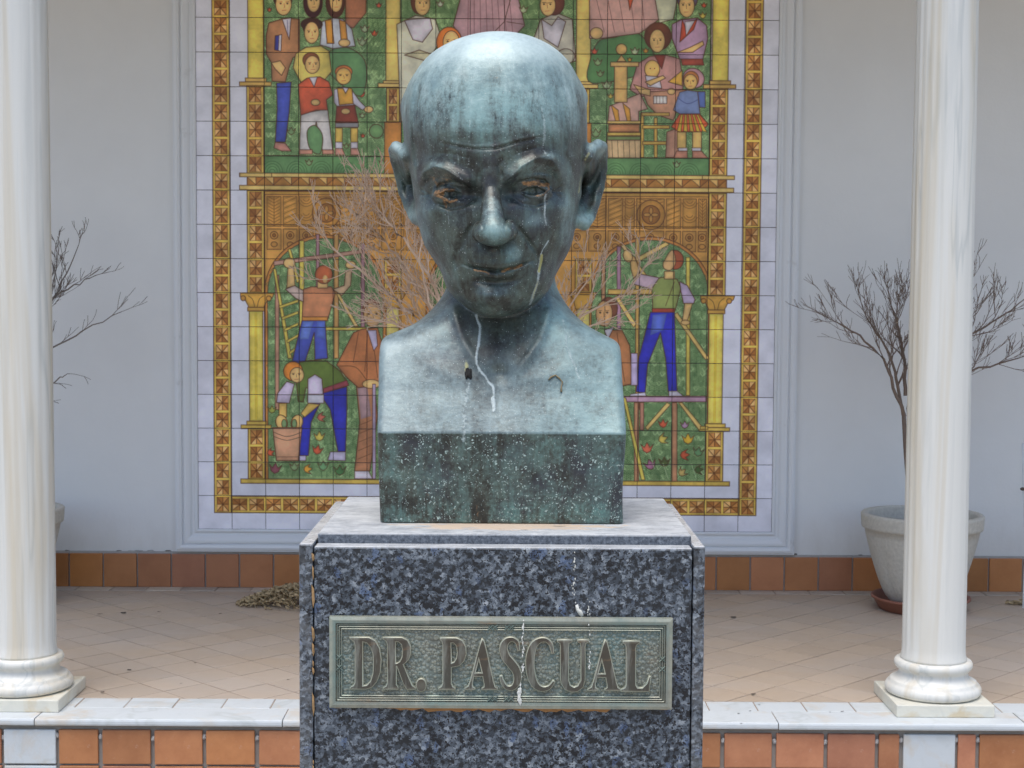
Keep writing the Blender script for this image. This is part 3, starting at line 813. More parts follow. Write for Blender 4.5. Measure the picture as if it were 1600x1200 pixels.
# ground
me = mesh_from([(-150, -150, 0), (150, -150, 0), (150, 150, 0), (-150, 150, 0)], [(0, 1, 2, 3)], "ground")
tag(link("ground", me, M_GROUND, None, (0, 0, GROUND_Z)), kind="structure")

# back wall with its row of skirting tiles
wall = link("wall", box_mesh(11.0, 0.25, 3.6, center=(0, 0.125, 1.8)), M_PLASTER, None, (0, WALL_Y, -0.1))
tag(wall, "white plastered back wall with a terracotta tile skirting", "wall")
bed = link("skirting", box_mesh(8.6, 0.009, SKIRT_H + 0.006, center=(0, -0.0045, (SKIRT_H + 0.006) / 2)), M_GROUTL, wall, (0, WALL_Y - 0.0005, 0.0))
sx = float(P(163, 900, WALL_Y)[0]); pitch = 0.1517
me_sk = [box_mesh(pitch - 0.0065, 0.012, SKIRT_H - 0.004, 0.0025, 2, center=(0, 0, 0)) for _ in range(3)]
rs = random.Random(2)
for k in range(-14, 32):
    x = sx + (k + 0.5) * pitch
    if abs(x) < 4.1:
        o = link("skirting_tile", me_sk[k % 3], M_SKIRT, bed, (x, WALL_Y - 0.0135 + rs.uniform(-.0008, .0008), SKIRT_H / 2 - 0.001))
        o.rotation_euler = (0, rs.uniform(-.004, .004), 0)

# roof, ceiling and beam over the portico (above the picture): they keep the daylight off the wall
roof = link("roof", box_mesh(11.4, 2.9, 0.22, 0.01), M_PLASTER, None, (0, 5.78, 3.56))
tag(roof, kind="structure")
ceil = link("ceiling", box_mesh(11.0, 2.2, 0.02), M_PLASTER, None, (0, 5.699, 3.438))
tag(ceil, kind="structure")
beam = link("beam", box_mesh(11.0, 0.26, 0.42, 0.008), M_PLASTER, None, (0, 4.92, 3.236))
tag(beam, kind="structure")

# floor of diagonal pavers
floor = link("floor", box_mesh(9.0, WALL_Y - NOSE_Y - 0.06, 0.2, center=(0, 0, -0.1)), M_FLGROUT, None, (0, (WALL_Y + NOSE_Y + 0.06) / 2, -0.0016))
tag(floor, kind="structure")
STRIP_IN, STRIP_OUT = float(PF(1300, 1097, 0)[1]), float(PF(1300, 1112, 0)[1])
BACK_B = WALL_Y - 0.014 - 0.085
T = 0.1515; g = 0.0055
def clip_poly(poly, y0, y1):
    for lim, sgn in ((y0, 1), (y1, -1)):
        out = []
        for i in range(len(poly)):
            a, b = poly[i], poly[(i + 1) % len(poly)]
            da, db = (a[1] - lim) * sgn, (b[1] - lim) * sgn
            if da >= 0: out.append(a)
            if (da >= 0) != (db >= 0):
                t = da / (da - db); out.append((a[0] + (b[0] - a[0]) * t, a[1] + (b[1] - a[1]) * t))
        poly = out
        if len(poly) < 3: return []
    return poly
def slab_prism(poly, h, bev, z0=-0.006, name="tile"):
    n = len(poly)
    cx = sum(p[0] for p in poly) / n; cy = sum(p[1] for p in poly) / n
    inn = []
    for x, y in poly:
        dx, dy = cx - x, cy - y; L = math.hypot(dx, dy) or 1
        inn.append((x + dx / L * bev * 1.4, y + dy / L * bev * 1.4))
    v = [(x, y, z0) for x, y in poly] + [(x, y, h - bev * 0.6) for x, y in poly] + [(x, y, h) for x, y in inn]
    f = [tuple(range(2 * n, 3 * n))]
    for i in range(n):
        j = (i + 1) % n
        f += [(i, j, n + j, n + i), (n + i, n + j, 2 * n + j, 2 * n + i)]
    return v, f
half = (T - g) / 2 * math.sqrt(2)
full = slab_prism([(-half, 0), (0, -half), (half, 0), (0, half)], 0.0, 0.0018)
me_full = mesh_from(full[0], full[1], "paver")
dg = T * math.sqrt(2)
o0 = PF(1340, 1049, 0)
tiles = []
for i in range(-30, 31):
    for j in range(-20, 21):
        x = o0[0] + (i + (j % 2) * 0.5) * dg; y = o0[1] + j * dg / 2
        if abs(x) > 3.9 or y < STRIP_IN - half or y > BACK_B + half: continue
        full_in = y - half > STRIP_IN and y + half < BACK_B
        px, py = to_px([(x, y, 0)])[0]
        hid = 475 < px < 1095
        seen = (-45 < px < 1645) and not hid
        tiles.append((0 if seen else 1, y, x, full_in))
tiles.sort()
rest_v, rest_f = [], []
rt = random.Random(4)
for k, (ns, y, x, full_in) in enumerate(tiles):
    if full_in and k < 296 and not ns:
        o = link("paver", me_full, M_PAVER, floor, (x, y, rt.uniform(-0.0006, 0.0010)))
        o.rotation_euler = (rt.uniform(-.003, .003), rt.uniform(-.003, .003), 0)
        continue
    poly = [(x - half, y), (x, y - half), (x + half, y), (x, y + half)]
    poly = clip_poly(poly, STRIP_IN + 0.003, BACK_B - 0.003)
    if len(poly) < 3: continue
    if ns or k >= 296:
        v, f = slab_prism(poly, rt.uniform(-0.0006, 0.001), 0.0015)
        b = len(rest_v); rest_v += v; rest_f += [tuple(q + b for q in ff) for ff in f]
    else:
        v, f = slab_prism([(p[0] - x, p[1] - y) for p in poly], 0.0, 0.0015)
        link("paver", mesh_from(v, f, "cut_paver"), M_PAVER, floor, (x, y, rt.uniform(-0.0006, 0.001)))
o = link("pavers_beyond", mesh_from(rest_v, rest_f, "pavers_beyond"), M_PAVER, floor, (0, 0, 0))
o["kind"] = "stuff"
# straight border course along the wall
me_b = box_mesh(0.150, BACK_B * 0 + 0.080, 0.012, 0.0015, 1, center=(0, 0, -0.006))
bx = float(P(1155, 925, WALL_Y - .05)[0])
for k in range(-25, 15):
    x = bx + (k + 0.5) * 0.1545
    if abs(x) < 3.3:
        link("border_tile", me_b, M_BORDER, floor, (x, BACK_B + 0.0425, rt.uniform(-.0005, .001) + 0.001))

# marble strip and nosing of the step, riser of terracotta
step = link("step", box_mesh(9.0, 0.10, -GROUND_Z - 0.03, center=(0, 0.05, (GROUND_Z - 0.026) / 2)), M_GROUT, None, (0, NOSE_Y + 0.026, 0))
tag(step, kind="structure")
d_in = STRIP_IN - STRIP_OUT
me_s = [box_mesh(0.1545 - 0.004, d_in - 0.004, 0.014, 0.0012, 1, center=(0, 0, -0.007)) for _ in range(2)]
jx = float(PF(1180 + 1, 1104, 0)[0])
for k in range(-30, 24):
    x = jx + (k + 0.5) * 0.1545
    if abs(x) < 3.3:
        link("marble_strip_tile", me_s[k % 2], M_MARBLE, step, (x, (STRIP_IN + STRIP_OUT) / 2, rs.uniform(-.0004, .0008)))
jn = float(PF(1210, 1120, 0)[0]); Ln = 0.762
def nosing_mesh(L):
    d = STRIP_OUT - NOSE_Y
    prof = [(-d / 2, -0.006), (-d / 2 + 0.0015, -0.0015), (-d / 2 + 0.006, 0.0006), (d / 2 - 0.002, 0.0006), (d / 2 - 0.0005, -0.001), (d / 2 - 0.0005, -0.021), (-d / 2 + 0.005, -0.021), (-d / 2 + 0.0012, -0.0185), (-d / 2, -0.014)]
    n = len(prof)
    v = [(s * L / 2, y, z) for s in (-1, 1) for y, z in prof]
    f = [(i, (i + 1) % n, n + (i + 1) % n, n + i) for i in range(n)] + [tuple(range(n - 1, -1, -1)), tuple(range(n, 2 * n))]
    f = [tuple(reversed(q)) for q in f]
    return mesh_from(v, f, "nosing")
me_n = nosing_mesh(Ln - 0.0035)
for k in range(-5, 4):
    link("nosing_slab", me_n, M_MARBLE, step, (jn + (k + 0.5) * Ln, (NOSE_Y + STRIP_OUT) / 2 - 0.001, rs.uniform(0, .0012)))
RY = NOSE_Y + 0.022
def rx_(px): return float(P(px, 1160, RY)[0])
seams = [90, 157.5, 239, 320, 402, 484, 565, 646, 727, 808, 889, 970, 1050, 1128.7, 1209, 1289.6, 1370, 1408]
cells = [(rx_(a), rx_(b), False) for a, b in zip(seams[:-1], seams[1:])]
cells += [(rx_(6), rx_(90), True), (rx_(1409), rx_(1493), True), (rx_(1493), rx_(1527), False)]
x = rx_(1527)
while x < 3.0: cells.append((x, x + 0.158, False)); x += 0.158
x = rx_(6)
while x > -3.0: cells.append((x - 0.158, x, False)); x -= 0.158
ztop = float(P(1300, 1146, RY)[2]); zh = float(P(1300, 1146, RY)[2] - P(1300, 1202.5, RY)[2])
for row in range(2):
    z1 = ztop - row * zh
    hh = zh - 0.006 if row == 0 else min(zh, z1 - GROUND_Z) - 0.004
    for a, b, marb in cells:
        jw = 0.006 if marb else 0.0125
        o = link("marble_riser_tile" if marb else "riser_tile", box_mesh(b - a - jw, 0.012, hh, 0.003, 2), M_MARBLE if marb else M_RISER, step, ((a + b) / 2 + rs.uniform(-.001, .001), RY - 0.002 + rs.uniform(-.001, .001), z1 - hh / 2))
        o.rotation_euler = (0, rs.uniform(-.008, .008) if not marb else 0, 0)
# crumbs of mortar left proud in the open joints
cr = [box_mesh(0.012, 0.006, 0.017, 0.004, 1)]
for a, b, marb in cells:
    o = link("mortar_lump", cr[0], M_GROUTL, step, (b + rs.uniform(-.002, .002), RY - 0.003, ztop - 0.022 + rs.uniform(-.006, .006)))
    o.rotation_euler = (0, rs.uniform(-.6, .6), 0)

# two marble columns
COL_Y = NOSE_Y + 0.225
prof_base = [(0.02, 0.040), (0.135, 0.0405), (0.146, 0.046), (0.151, 0.056), (0.150, 0.066), (0.144, 0.075), (0.136, 0.079), (0.136, 0.085), (0.130, 0.0865), (0.118, 0.093), (0.110, 0.102), (0.107, 0.112), (0.1085, 0.119), (0.114, 0.1215), (0.114, 0.125), (0.119, 0.127), (0.1225, 0.134), (0.1225, 0.142), (0.119, 0.149), (0.113, 0.152), (0.05, 0.152)]
prof_shaft = [(0.04, 0.1525), (0.1035, 0.1525), (0.1030, 0.160), (0.1000, 0.172), (0.0985, 0.20)] + [(0.0985 - 0.0055 * (k / 12.0) ** 1.6, 0.20 + k * 0.2) for k in range(1, 13)] + [(0.0925, 2.74), (0.097, 2.76), (0.097, 2.78), (0.05, 2.781)]
prof_cap = [(0.05, 2.7815), (0.100, 2.782), (0.100, 2.80), (0.104, 2.83), (0.118, 2.87), (0.140, 2.905), (0.146, 2.93), (0.146, 2.945), (0.05, 2.946)]
def facet_shaft(me):
    """the turned shaft keeps faint upright facets where the marble weathered along its bedding"""
    r_ = random.Random(12); ks = [(r_.randint(7, 26), r_.uniform(0, 6.28), r_.uniform(0.2, 0.55)) for _ in range(6)]
    for v in me.vertices:
        a = math.atan2(v.co.y, v.co.x); r = math.hypot(v.co.x, v.co.y)
        if r > 0.08 and 0.2 < v.co.z < 2.7:
            d = sum(w_ * math.sin(k * a + p_ + 0.25 * math.sin(v.co.z * 1.7 + p_)) for k, p_, w_ in ks)
            s_ = 1 + 0.0011 * d / r
            v.co.x *= s_; v.co.y *= s_
    return me
me_base, me_shaft, me_cap = lathe_mesh(prof_base, 64, "base"), facet_shaft(lathe_mesh(prof_shaft, 120, "shaft")), lathe_mesh(prof_cap, 64, "capital")
me_pl = box_mesh(0.306, 0.306, 0.0395, 0.0035, 2, center=(0, 0, 0.0205)); me_ab = box_mesh(0.31, 0.31, 0.075, 0.004, 2, center=(0, 0, 2.9845))
xr = 0.5 * (float(P(1463, 1030, COL_Y)[0]) + float(P(1473, 1110, COL_Y - 0.153)[0]))
xl = float(P(91.5, 1109, COL_Y - 0.153)[0]) - 0.153
for x, lab in ((xl, "white marble column at the left edge beside a bare twig shrub"), (xr, "white veined marble column in front of the large concrete pot")):
    c = empty("marble_column", (x, COL_Y, 0.0))
    tag(c, lab, "column", "columns along the portico step")
    for nm, m_, mt in (("plinth", me_pl, M_PLINTH), ("base", me_base, M_MARBLEC), ("shaft", me_shaft, M_MARBLEC), ("capital", me_cap, M_MARBLEC), ("abacus", me_ab, M_PLINTH)):
        link(nm, m_, mt, c, (x, COL_Y, 0.0))
c_right = xr

# crumbling mortar along the top of the skirting
ML = [box_mesh(0.03, 0.008, 0.007, 0.003, 1), box_mesh(0.018, 0.006, 0.010, 0.003, 1)]
m_dk = mat_plain("dark_mortar", (0.22, 0.20, 0.18), 0.95, 0.4, 60, 0.6)
rk = random.Random(31)
for k in range(46):
    x = rk.uniform(-2.7, 2.7)
    o = link("mortar_crumb", ML[k % 2], m_dk if k % 3 else M_GROUTL, wall, (x, WALL_Y - 0.006, SKIRT_H + rk.uniform(0.003, 0.009)))
    o.rotation_euler = (0, rk.uniform(-.25, .25), 0); o.scale = (rk.uniform(.5, 1.6), 1, rk.uniform(.6, 1.2))
# ------------------------------------------------------------------ mural object: painted tiles in a white moulded frame
MW, MH = TILE * NT_COL, TILE * NT_ROW
mural = empty("tile_mural", (MUR_X0, WALL_Y, MUR_Z0))
tag(mural, "painted glazed tile mural of people and arches in a white moulded frame", "mural")
def mat_glaze():
    m = NT("painted_glaze")
    c = m.coord('Object', mural)
    uv = m.mapping(c, (1.0 / MW, 0.0, 1.0 / MH))
    s = m.sep(uv)
    cm = m.node('CombineXYZ'); m.link(s[0], cm.inputs[0]); m.link(s[2], cm.inputs[1])
    im = m.node('TexImage', image=MUR_IMG, interpolation='Cubic', extension='EXTEND')
    m.link(cm.outputs[0], im.inputs['Vector'])
    r = m.rnd()
    gain = m.math('ADD', 1.86, m.math('MULTIPLY', r, 0.34))
    vm = m.node('VectorMath', operation='SCALE'); m.link(im.outputs['Color'], vm.inputs[0]); m.link(gain, vm.inputs['Scale'])
    cr_ = m.noise(m.coord('Object'), 42, 4, 0.6)
    return m.set(Base_Color=m.hsv(vm.outputs[0], 0.512, 0.98, 1.05), Roughness=m.math('ADD', 0.26, m.math('MULTIPLY', r, 0.14)), Specular_IOR_Level=0.4, Normal=m.bump(cr_, 0.06, 0.003))
M_GLAZE = mat_glaze()
M_TGROUT = mat_plain("tile_grout", (0.16, 0.13, 0.12), 0.9, 0.3, 60)
link("mortar_bed", box_mesh(MW + 0.004, 0.011, MH + 0.004, center=(MW / 2, -0.0055, MH / 2)), M_TGROUT, mural, (MUR_X0, WALL_Y, MUR_Z0))
me_t = box_mesh(TILE - 0.0026, 0.0075, TILE - 0.0026, 0.0012, 2)
rm = random.Random(8)
for i in range(NT_COL):
    for j in range(NT_ROW):
        o = link("tile", me_t, M_GLAZE, mural, (MUR_X0 + (i + .5) * TILE, MUR_Y + 0.00375 + rm.uniform(-.0005, .0005), MUR_Z0 + (j + .5) * TILE))
        o.rotation_euler = (rm.uniform(-.006, .006), 0, rm.uniform(-.006, .006))
# moulded frame: mitred profile swept round the tiles
fw = 0.099
prof = [(0.0, 0.000), (0.0, 0.022), (0.006, 0.026), (0.012, 0.024), (0.016, 0.017), (0.026, 0.017), (0.030, 0.022), (0.036, 0.028), (0.050, 0.033), (0.060, 0.032), (0.064, 0.025), (0.066, 0.025), (0.070, 0.036), (0.080, 0.041), (0.090, 0.038), (0.0925, 0.030), (fw, 0.030), (fw, 0.000)]
def frame_mesh():
    v, f = [], []
    cs = [(0, 0, -1, -1), (MW, 0, 1, -1), (MW, MH, 1, 1), (0, MH, -1, 1)]
    n = len(prof)
    for x, z, sx_, sz_ in cs:
        for o_, h in prof:
            v.append((x + sx_ * o_, -h, z + sz_ * o_))
    for c in range(4):
        d = (c + 1) % 4
        for k in range(n - 1):
            f.append((c * n + k, d * n + k, d * n + k + 1, c * n + k + 1))
    return mesh_from(v, f, "frame")
link("frame", frame_mesh(), M_FRAME, mural, (MUR_X0, WALL_Y, MUR_Z0))
# ------------------------------------------------------------------ the bronze bust (one continuous sculpted surface)
def curve(tab):
    """monotone-ish cubic interpolation through a table [(x, y), ...]"""
    tab = sorted(tab)
    x = np.array([t[0] for t in tab], float); y = np.array([t[1] for t in tab], float)
    h = np.diff(x); d = np.diff(y) / h
    m = np.zeros_like(x)
    m[0], m[-1] = d[0], d[-1]
    for i in range(1, len(x) - 1):
        if d[i - 1] * d[i] > 0:
            w1, w2 = 2 * h[i] + h[i - 1], h[i] + 2 * h[i - 1]
            m[i] = (w1 + w2) / (w1 / d[i - 1] + w2 / d[i])
    def f(q):
        q = np.clip(q, x[0], x[-1])
        i = np.clip(np.searchsorted(x, q) - 1, 0, len(x) - 2)
        t = (q - x[i]) / h[i]
        t2, t3 = t * t, t * t * t
        return (2 * t3 - 3 * t2 + 1) * y[i] + (t3 - 2 * t2 + t) * h[i] * m[i] + (-2 * t3 + 3 * t2) * y[i + 1] + (t3 - t2) * h[i] * m[i + 1]
    return f

def smin(a, b, k):
    h = np.clip(0.5 + 0.5 * (b - a) / k, 0, 1)
    return b * (1 - h) + a * h - k * h * (1 - h)

def smax(a, b, k):
    return -smin(-a, -b, k)

def loft(rows, n_front, n_back):
    """rows: (py, left px, right px, Y of the widest section, front Y, back Y); returns a field over (n,3) points"""
    zs, cx, w, cy, yf, yb = [], [], [], [], [], []
    for py, l, r, c, f, b in rows:
        a, e = P(l, py, c), P(r, py, c)
        zs.append((a[2] + e[2]) / 2); cx.append((a[0] + e[0]) / 2); w.append(max((e[0] - a[0]) / 2, 0.0015))
        cy.append(c); yf.append(f); yb.append(b)
    C = [curve(list(zip(zs, v))) for v in (cx, w, cy, yf, yb)]
    zlo, zhi = min(zs), max(zs)
    def f(p):
        z = p[:, 2]
        x0, ww, yy, ff, bb = (c(z) for c in C)
        ux = np.abs(p[:, 0] - x0) / ww
        dy = p[:, 1] - yy
        front = dy < 0
        dep = np.where(front, np.maximum(yy - ff, 0.001), np.maximum(bb - yy, 0.001))
        uy = np.abs(dy) / dep
        n = np.where(front, n_front, n_back)
        v = (np.power(ux, n) + np.power(uy, n)) ** (1.0 / n) - 1.0
        s = v * ww
        return np.maximum(s, np.maximum(z - zhi, zlo - z))
    def g(p):
        e = 0.0008
        b = f(p)
        gr = [(f(p + np.array(o) * e) - b) / e for o in ((1, 0, 0), (0, 1, 0), (0, 0, 1))]
        m = np.sqrt(gr[0] ** 2 + gr[1] ** 2 + gr[2] ** 2)
        return b / np.clip(m, 0.6, 4.0)
    return g

def seg_dist(p, pts, radii=None):
    """distance to a polyline, minus a radius that varies along it"""
    pts = np.asarray(pts, float)
    best = None
    for i in range(len(pts) - 1):
        a, b = pts[i], pts[i + 1]
        ab = b - a
        t = np.clip(((p - a) @ ab) / (ab @ ab), 0, 1)
        d = np.linalg.norm(p - a - t[:, None] * ab, axis=1)
        if radii is not None:
            d = d - (radii[i] + (radii[i + 1] - radii[i]) * t)
        best = d if best is None else np.minimum(best, d)
    return best

def tri_dist(p, a, b, c):
    ba, cb, ac = b - a, c - b, a - c
    pa, pb, pc = p - a, p - b, p - c
    nor = np.cross(ba, ac)
    def edge(e, q):
        t = np.clip((q @ e) / (e @ e), 0, 1)
        r = e * t[:, None] - q
        return np.einsum('ij,ij->i', r, r)
    inside = (np.sign(pa @ np.cross(ba, nor)) + np.sign(pb @ np.cross(cb, nor)) + np.sign(pc @ np.cross(ac, nor))) >= 2
    de = np.minimum(np.minimum(edge(ba, pa), edge(cb, pb)), edge(ac, pc))
    dp = (pa @ nor) ** 2 / (nor @ nor)
    return np.sqrt(np.where(inside, dp, de))

def ellipsoid(p, c, r, rot=None):
    q = p - np.asarray(c)
    if rot is not None:
        q = q @ rot
    r = np.asarray(r)
    k0 = np.linalg.norm(q / r, axis=1)
    k1 = np.linalg.norm(q / (r * r), axis=1)
    return k0 * (k0 - 1.0) / np.maximum(k1, 1e-9)

HEAD_ROWS = [  # py, left, right, Y widest, Y front, Y back
    (54.6, 779, 782, 1.955, 1.950, 1.962),
    (56.5, 757, 804, 1.955, 1.922, 1.992),
    (61, 734, 827, 1.957, 1.900, 2.012),
    (68, 712, 847, 1.960, 1.884, 2.030),
    (78, 691, 865, 1.965, 1.870, 2.046),
    (90, 673, 880, 1.968, 1.859, 2.060),
    (104, 659, 892, 1.970, 1.850, 2.072),
    (120, 648, 901, 1.972, 1.842, 2.083),
    (138, 638, 909, 1.973, 1.836, 2.091),
    (160, 632, 914, 1.973, 1.831, 2.097),
    (190, 630, 917, 1.972, 1.826, 2.100),
    (220, 632, 917, 1.970, 1.8235, 2.099),
    (250, 637, 915, 1.966, 1.823, 2.093),
    (280, 642, 911, 1.960, 1.826, 2.083),
    (310, 648, 906, 1.952, 1.832, 2.068),
    (345, 653, 900, 1.942, 1.837, 2.050),
    (375, 660, 895, 1.934, 1.840, 2.035),
    (400, 669, 887, 1.926, 1.842, 2.020),
    (427, 683, 875, 1.917, 1.845, 2.000),
    (450, 697, 861, 1.908, 1.849, 1.975),
    (468, 714, 844, 1.901, 1.853, 1.950),
    (482, 733, 823, 1.893, 1.857, 1.930),
    (491, 749, 803, 1.887, 1.862, 1.913),
    (497, 766, 778, 1.882, 1.876, 1.890),
]
NECK_ROWS = [
    (330, 720, 852, 1.985, 1.920, 2.035),
    (400, 708, 864, 1.985, 1.925, 2.050),
    (440, 701, 868, 1.985, 1.924, 2.052),
    (470, 690, 878, 1.985, 1.922, 2.054),
    (500, 678, 888, 1.985, 1.917, 2.056),
    (530, 672, 896, 1.985, 1.909, 2.056),
    (570, 678, 890, 1.985, 1.898, 2.050),
    (620, 690, 880, 1.985, 1.905, 2.040),
    (700, 700, 868, 1.985, 1.925, 2.030),
]
_head = loft(HEAD_ROWS, 2.15, 2.15)
_neck = loft(NECK_ROWS, 2.0, 2.0)
SLAB_Z = float(P(784, 818, 1.845)[2])

def front_y(px, py):
    """depth at which the plain head form is met by the line of sight through a pixel"""
    ys = np.linspace(1.80, 1.97, 700)
    pts = np.array([P(px, py, y) for y in ys])
    f = _head(pts)
    k = np.argmax(f < 0)
    return float(ys[k])

def G(p, px, py, Y, s, amp, rot=0.0):
    """gaussian swelling (amp > 0) or dent in space; s = (sx, sy, sz) in mm"""
    q = (p - P(px, py, Y)) * 1000.0
    e = (q[:, 0] / s[0]) ** 2 + (q[:, 1] / s[1]) ** 2 + (q[:, 2] / s[2]) ** 2
    return np.where(e < 12, amp * 0.001 * np.exp(-e), 0.0)

MM = 1.29   # photo pixels per millimetre at the face

def D(q, px, py, s, amp, rot=0.0):
    """swelling or dent on the face, placed as seen from the front; s = (sx, sz) in mm"""
    x, y = (q[:, 0] - px) / MM, -(q[:, 1] - py) / MM
    if rot:
        ca, sa = math.cos(rot), math.sin(rot)
        x, y = x * ca + y * sa, -x * sa + y * ca
    e = (x / s[0]) ** 2 + (y / s[1]) ** 2
    return np.where(e < 10, amp * 0.001 * np.exp(-e), 0.0)

def STROKE(q, pts, wid, amp, soft=2.0, taper=True):
    """ridge (amp > 0) or groove along a front-view polyline of (px, py); wid and amp in mm"""
    c = np.asarray(pts, float)
    pad = 4 * wid * MM
    near = ((q > c.min(0) - pad) & (q < c.max(0) + pad)).all(1)
    out = np.zeros(len(q))
    if near.any():
        qq = q[near]
        ln = np.concatenate(([0], np.cumsum(np.linalg.norm(np.diff(c, axis=0), axis=1))))
        best = np.full(len(qq), 1e9); ta = np.zeros(len(qq))
        for i in range(len(c) - 1):
            ab = c[i + 1] - c[i]
            t = np.clip(((qq - c[i]) @ ab) / (ab @ ab), 0, 1)
            d = np.linalg.norm(qq - c[i] - t[:, None] * ab, axis=1)
            w = d < best
            best = np.where(w, d, best)
            ta = np.where(w, (ln[i] + t * (ln[i + 1] - ln[i])) / ln[-1], ta)
        fade = np.clip(np.minimum(ta, 1 - ta) * 5 + 0.25, 0, 1) if taper else 1.0
        out[near] = amp * 0.001 * fade * np.exp(-np.abs(best / MM / wid) ** soft)
    return out

def local(p, d, fn, lo, hi, pad=0.03):
    """apply fn(points, field) only inside a box"""
    m = ((p > np.asarray(lo) - pad) & (p < np.asarray(hi) + pad)).all(1)
    if m.any():
        d[m] = fn(p[m], d[m])
    return d

def ear(p, d, pts, center, mid_push, rad):
    q = np.array([P(*t) for t in pts]); c = P(*center)
    def fn(pp, dd):
        e = seg_dist(pp, q, rad)
        for i in range(len(q) - 1):
            e = smin(e, tri_dist(pp, q[i], q[i + 1], c) - 0.0035, 0.005)
        return smin(dd, e, 0.008)
    return local(p, d, fn, q.min(0), q.max(0))

_FY = {}
def fy(px, py):
    if (px, py) not in _FY:
        _FY[(px, py)] = front_y(px, py)
    return _FY[(px, py)]

def head_field(p):
    d = _head(p)
    i1 = np.nonzero(p[:, 1] < 1.955)[0]                 # the sculpted detail is all on the front
    q1 = to_px(p[i1])
    fm = np.clip((1.955 - p[:, 1]) / 0.04, 0, 1)          # only the front of the head
    ff = np.clip((1.925 - p[:, 1]) / 0.03, 0, 1)
    # big forms of the skull and face -------------------------------------------------
    add = G(p, 915, 150, 1.985, (22, 36, 15), 5.5) + G(p, 628, 166, 1.985, (20, 36, 17), 5.0)       # side hair swelling
    a = D(q1, 702, 200, (27, 24), 2.4) + D(q1, 838, 195, (27, 24), 2.4)                               # frontal bosses
    a += D(q1, 656, 250, (14, 26), -3.0) + D(q1, 890, 245, (14, 26), -3.0)                            # temples
    a += D(q1, 670, 331, (18, 12), 4.0) + D(q1, 872, 326, (18, 12), 4.0)                              # cheekbones
    a += D(q1, 684, 412, (15, 26), -7.2) + D(q1, 866, 408, (15, 26), -6.8)                            # hollows below them
    a += D(q1, 714, 360, (15, 15), 5.0) + D(q1, 836, 357, (15, 15), 5.0)                              # cheeks raised by the smile
    a += D(q1, 771, 402, (33, 17), 7.0)                                                              # muzzle
    a += D(q1, 768, 466, (25, 12), 10.0) + D(q1, 716, 442, (12, 14), 1.6) + D(q1, 832, 440, (12, 14), 1.6)   # chin and jowls
    # brow ridges
    bl = [(653, 288), (660, 270), (676, 260), (694, 262), (714, 273), (732, 284), (746, 291)]
    br = [(879, 282), (871, 262), (856, 249), (836, 250), (814, 261), (797, 275), (785, 288)]
    a += STROKE(q1, bl, 8.0, 6.8) + STROKE(q1, br, 8.0, 7.2)
    a += D(q1, 766, 262, (10, 16), 2.6)
    # frown folds beside the root of the nose
    a += STROKE(q1, [(748, 246), (752, 262), (747, 282)], 3.0, -2.3) + STROKE(q1, [(787, 243), (780, 260), (784, 280)], 3.0, -2.5)
    # eye sockets
    a += D(q1, 709, 303, (25, 11.5), -12.0, -0.04) + D(q1, 829, 299, (25, 11.5), -12.0, 0.06)
    a += D(q1, 742, 303, (8.5, 12), -9.5) + D(q1, 796, 302, (8.5, 12), -9.5)
    d = d - add
    d[i1] -= a * fm[i1]
    # eyeballs with heavy lids --------------------------------------------------------
    for ex, ey, sg in ((706, 304, -1), (832, 299, 1)):
        c = P(ex, ey, fy(ex, ey) + (0.0228 if sg < 0 else 0.0222))
        def eye(pp, dd, c=c, sg=sg):
            x = (pp[:, 0] - c[0]) * 1000.0; z = (pp[:, 2] - c[2]) * 1000.0
            ball = np.linalg.norm((pp - c) / np.array((1.15, 1.0, 1.0)), axis=1) - 0.0170
            ix = (2.0 if sg < 0 else 0.0)
            ball = ball + 0.0030 * np.exp(-(((x - ix) ** 2 + (z + 0.4) ** 2) / 24.0) ** 2) - 0.0022 * np.exp(-(((x - ix) ** 2 + (z + 0.2) ** 2) / 4.0) ** 2)
            dd = smin(dd, ball, 0.003)
            sh = np.linalg.norm((pp - c) / np.array((1.22, 1.0, 1.0)), axis=1) - 0.0201
            up = (4.0 - 0.020 * x * x + 0.05 * x * sg) - z
            lo = z - (-4.8 + 0.014 * x * x)
            dd = smin(dd, smax(sh, up * 0.001, 0.0008), 0.0016)
            return smin(dd, smax(sh + 0.0004, lo * 0.001, 0.0008), 0.0016)
        d = local(p, d, eye, c, c, 0.035)
    # lid creases, bags, crow's feet
    a = STROKE(q1, [(678, 300), (688, 288), (706, 284), (726, 288), (740, 297)], 1.8, -3.4)
    a += STROKE(q1, [(860, 294), (850, 282), (832, 279), (812, 284), (799, 294)], 1.8, -3.4)
    a += STROKE(q1, [(684, 318), (704, 326), (724, 322), (740, 312)], 2.6, -3.0) + STROKE(q1, [(856, 315), (838, 322), (816, 319), (799, 309)], 2.6, -3.0)
    a += STROKE(q1, [(690, 314), (706, 317), (722, 314)], 2.2, 1.2) + STROKE(q1, [(848, 310), (832, 313), (816, 310)], 2.2, 1.2)
    for dx, dy in ((-15, -9), (-17, 1), (-15, 11)):
        a += STROKE(q1, [(673, 304), (673 + dx, 304 + dy)], 1.4, -1.2) + STROKE(q1, [(863, 299), (863 - dx, 299 + dy)], 1.4, -1.2)
    # crisp edges of the brows and lids
    a += STROKE(q1, [(655, 284), (663, 268), (680, 260), (698, 266), (718, 280), (734, 289)], 2.4, 2.2) + STROKE(q1, [(876, 274), (869, 256), (856, 244), (838, 247), (816, 260), (799, 276), (790, 286)], 2.4, 2.2)
    a += STROKE(q1, [(660, 292), (672, 279), (690, 276), (712, 284)], 3.0, -2.2) + STROKE(q1, [(872, 284), (860, 271), (840, 268), (814, 277)], 3.0, -2.0)
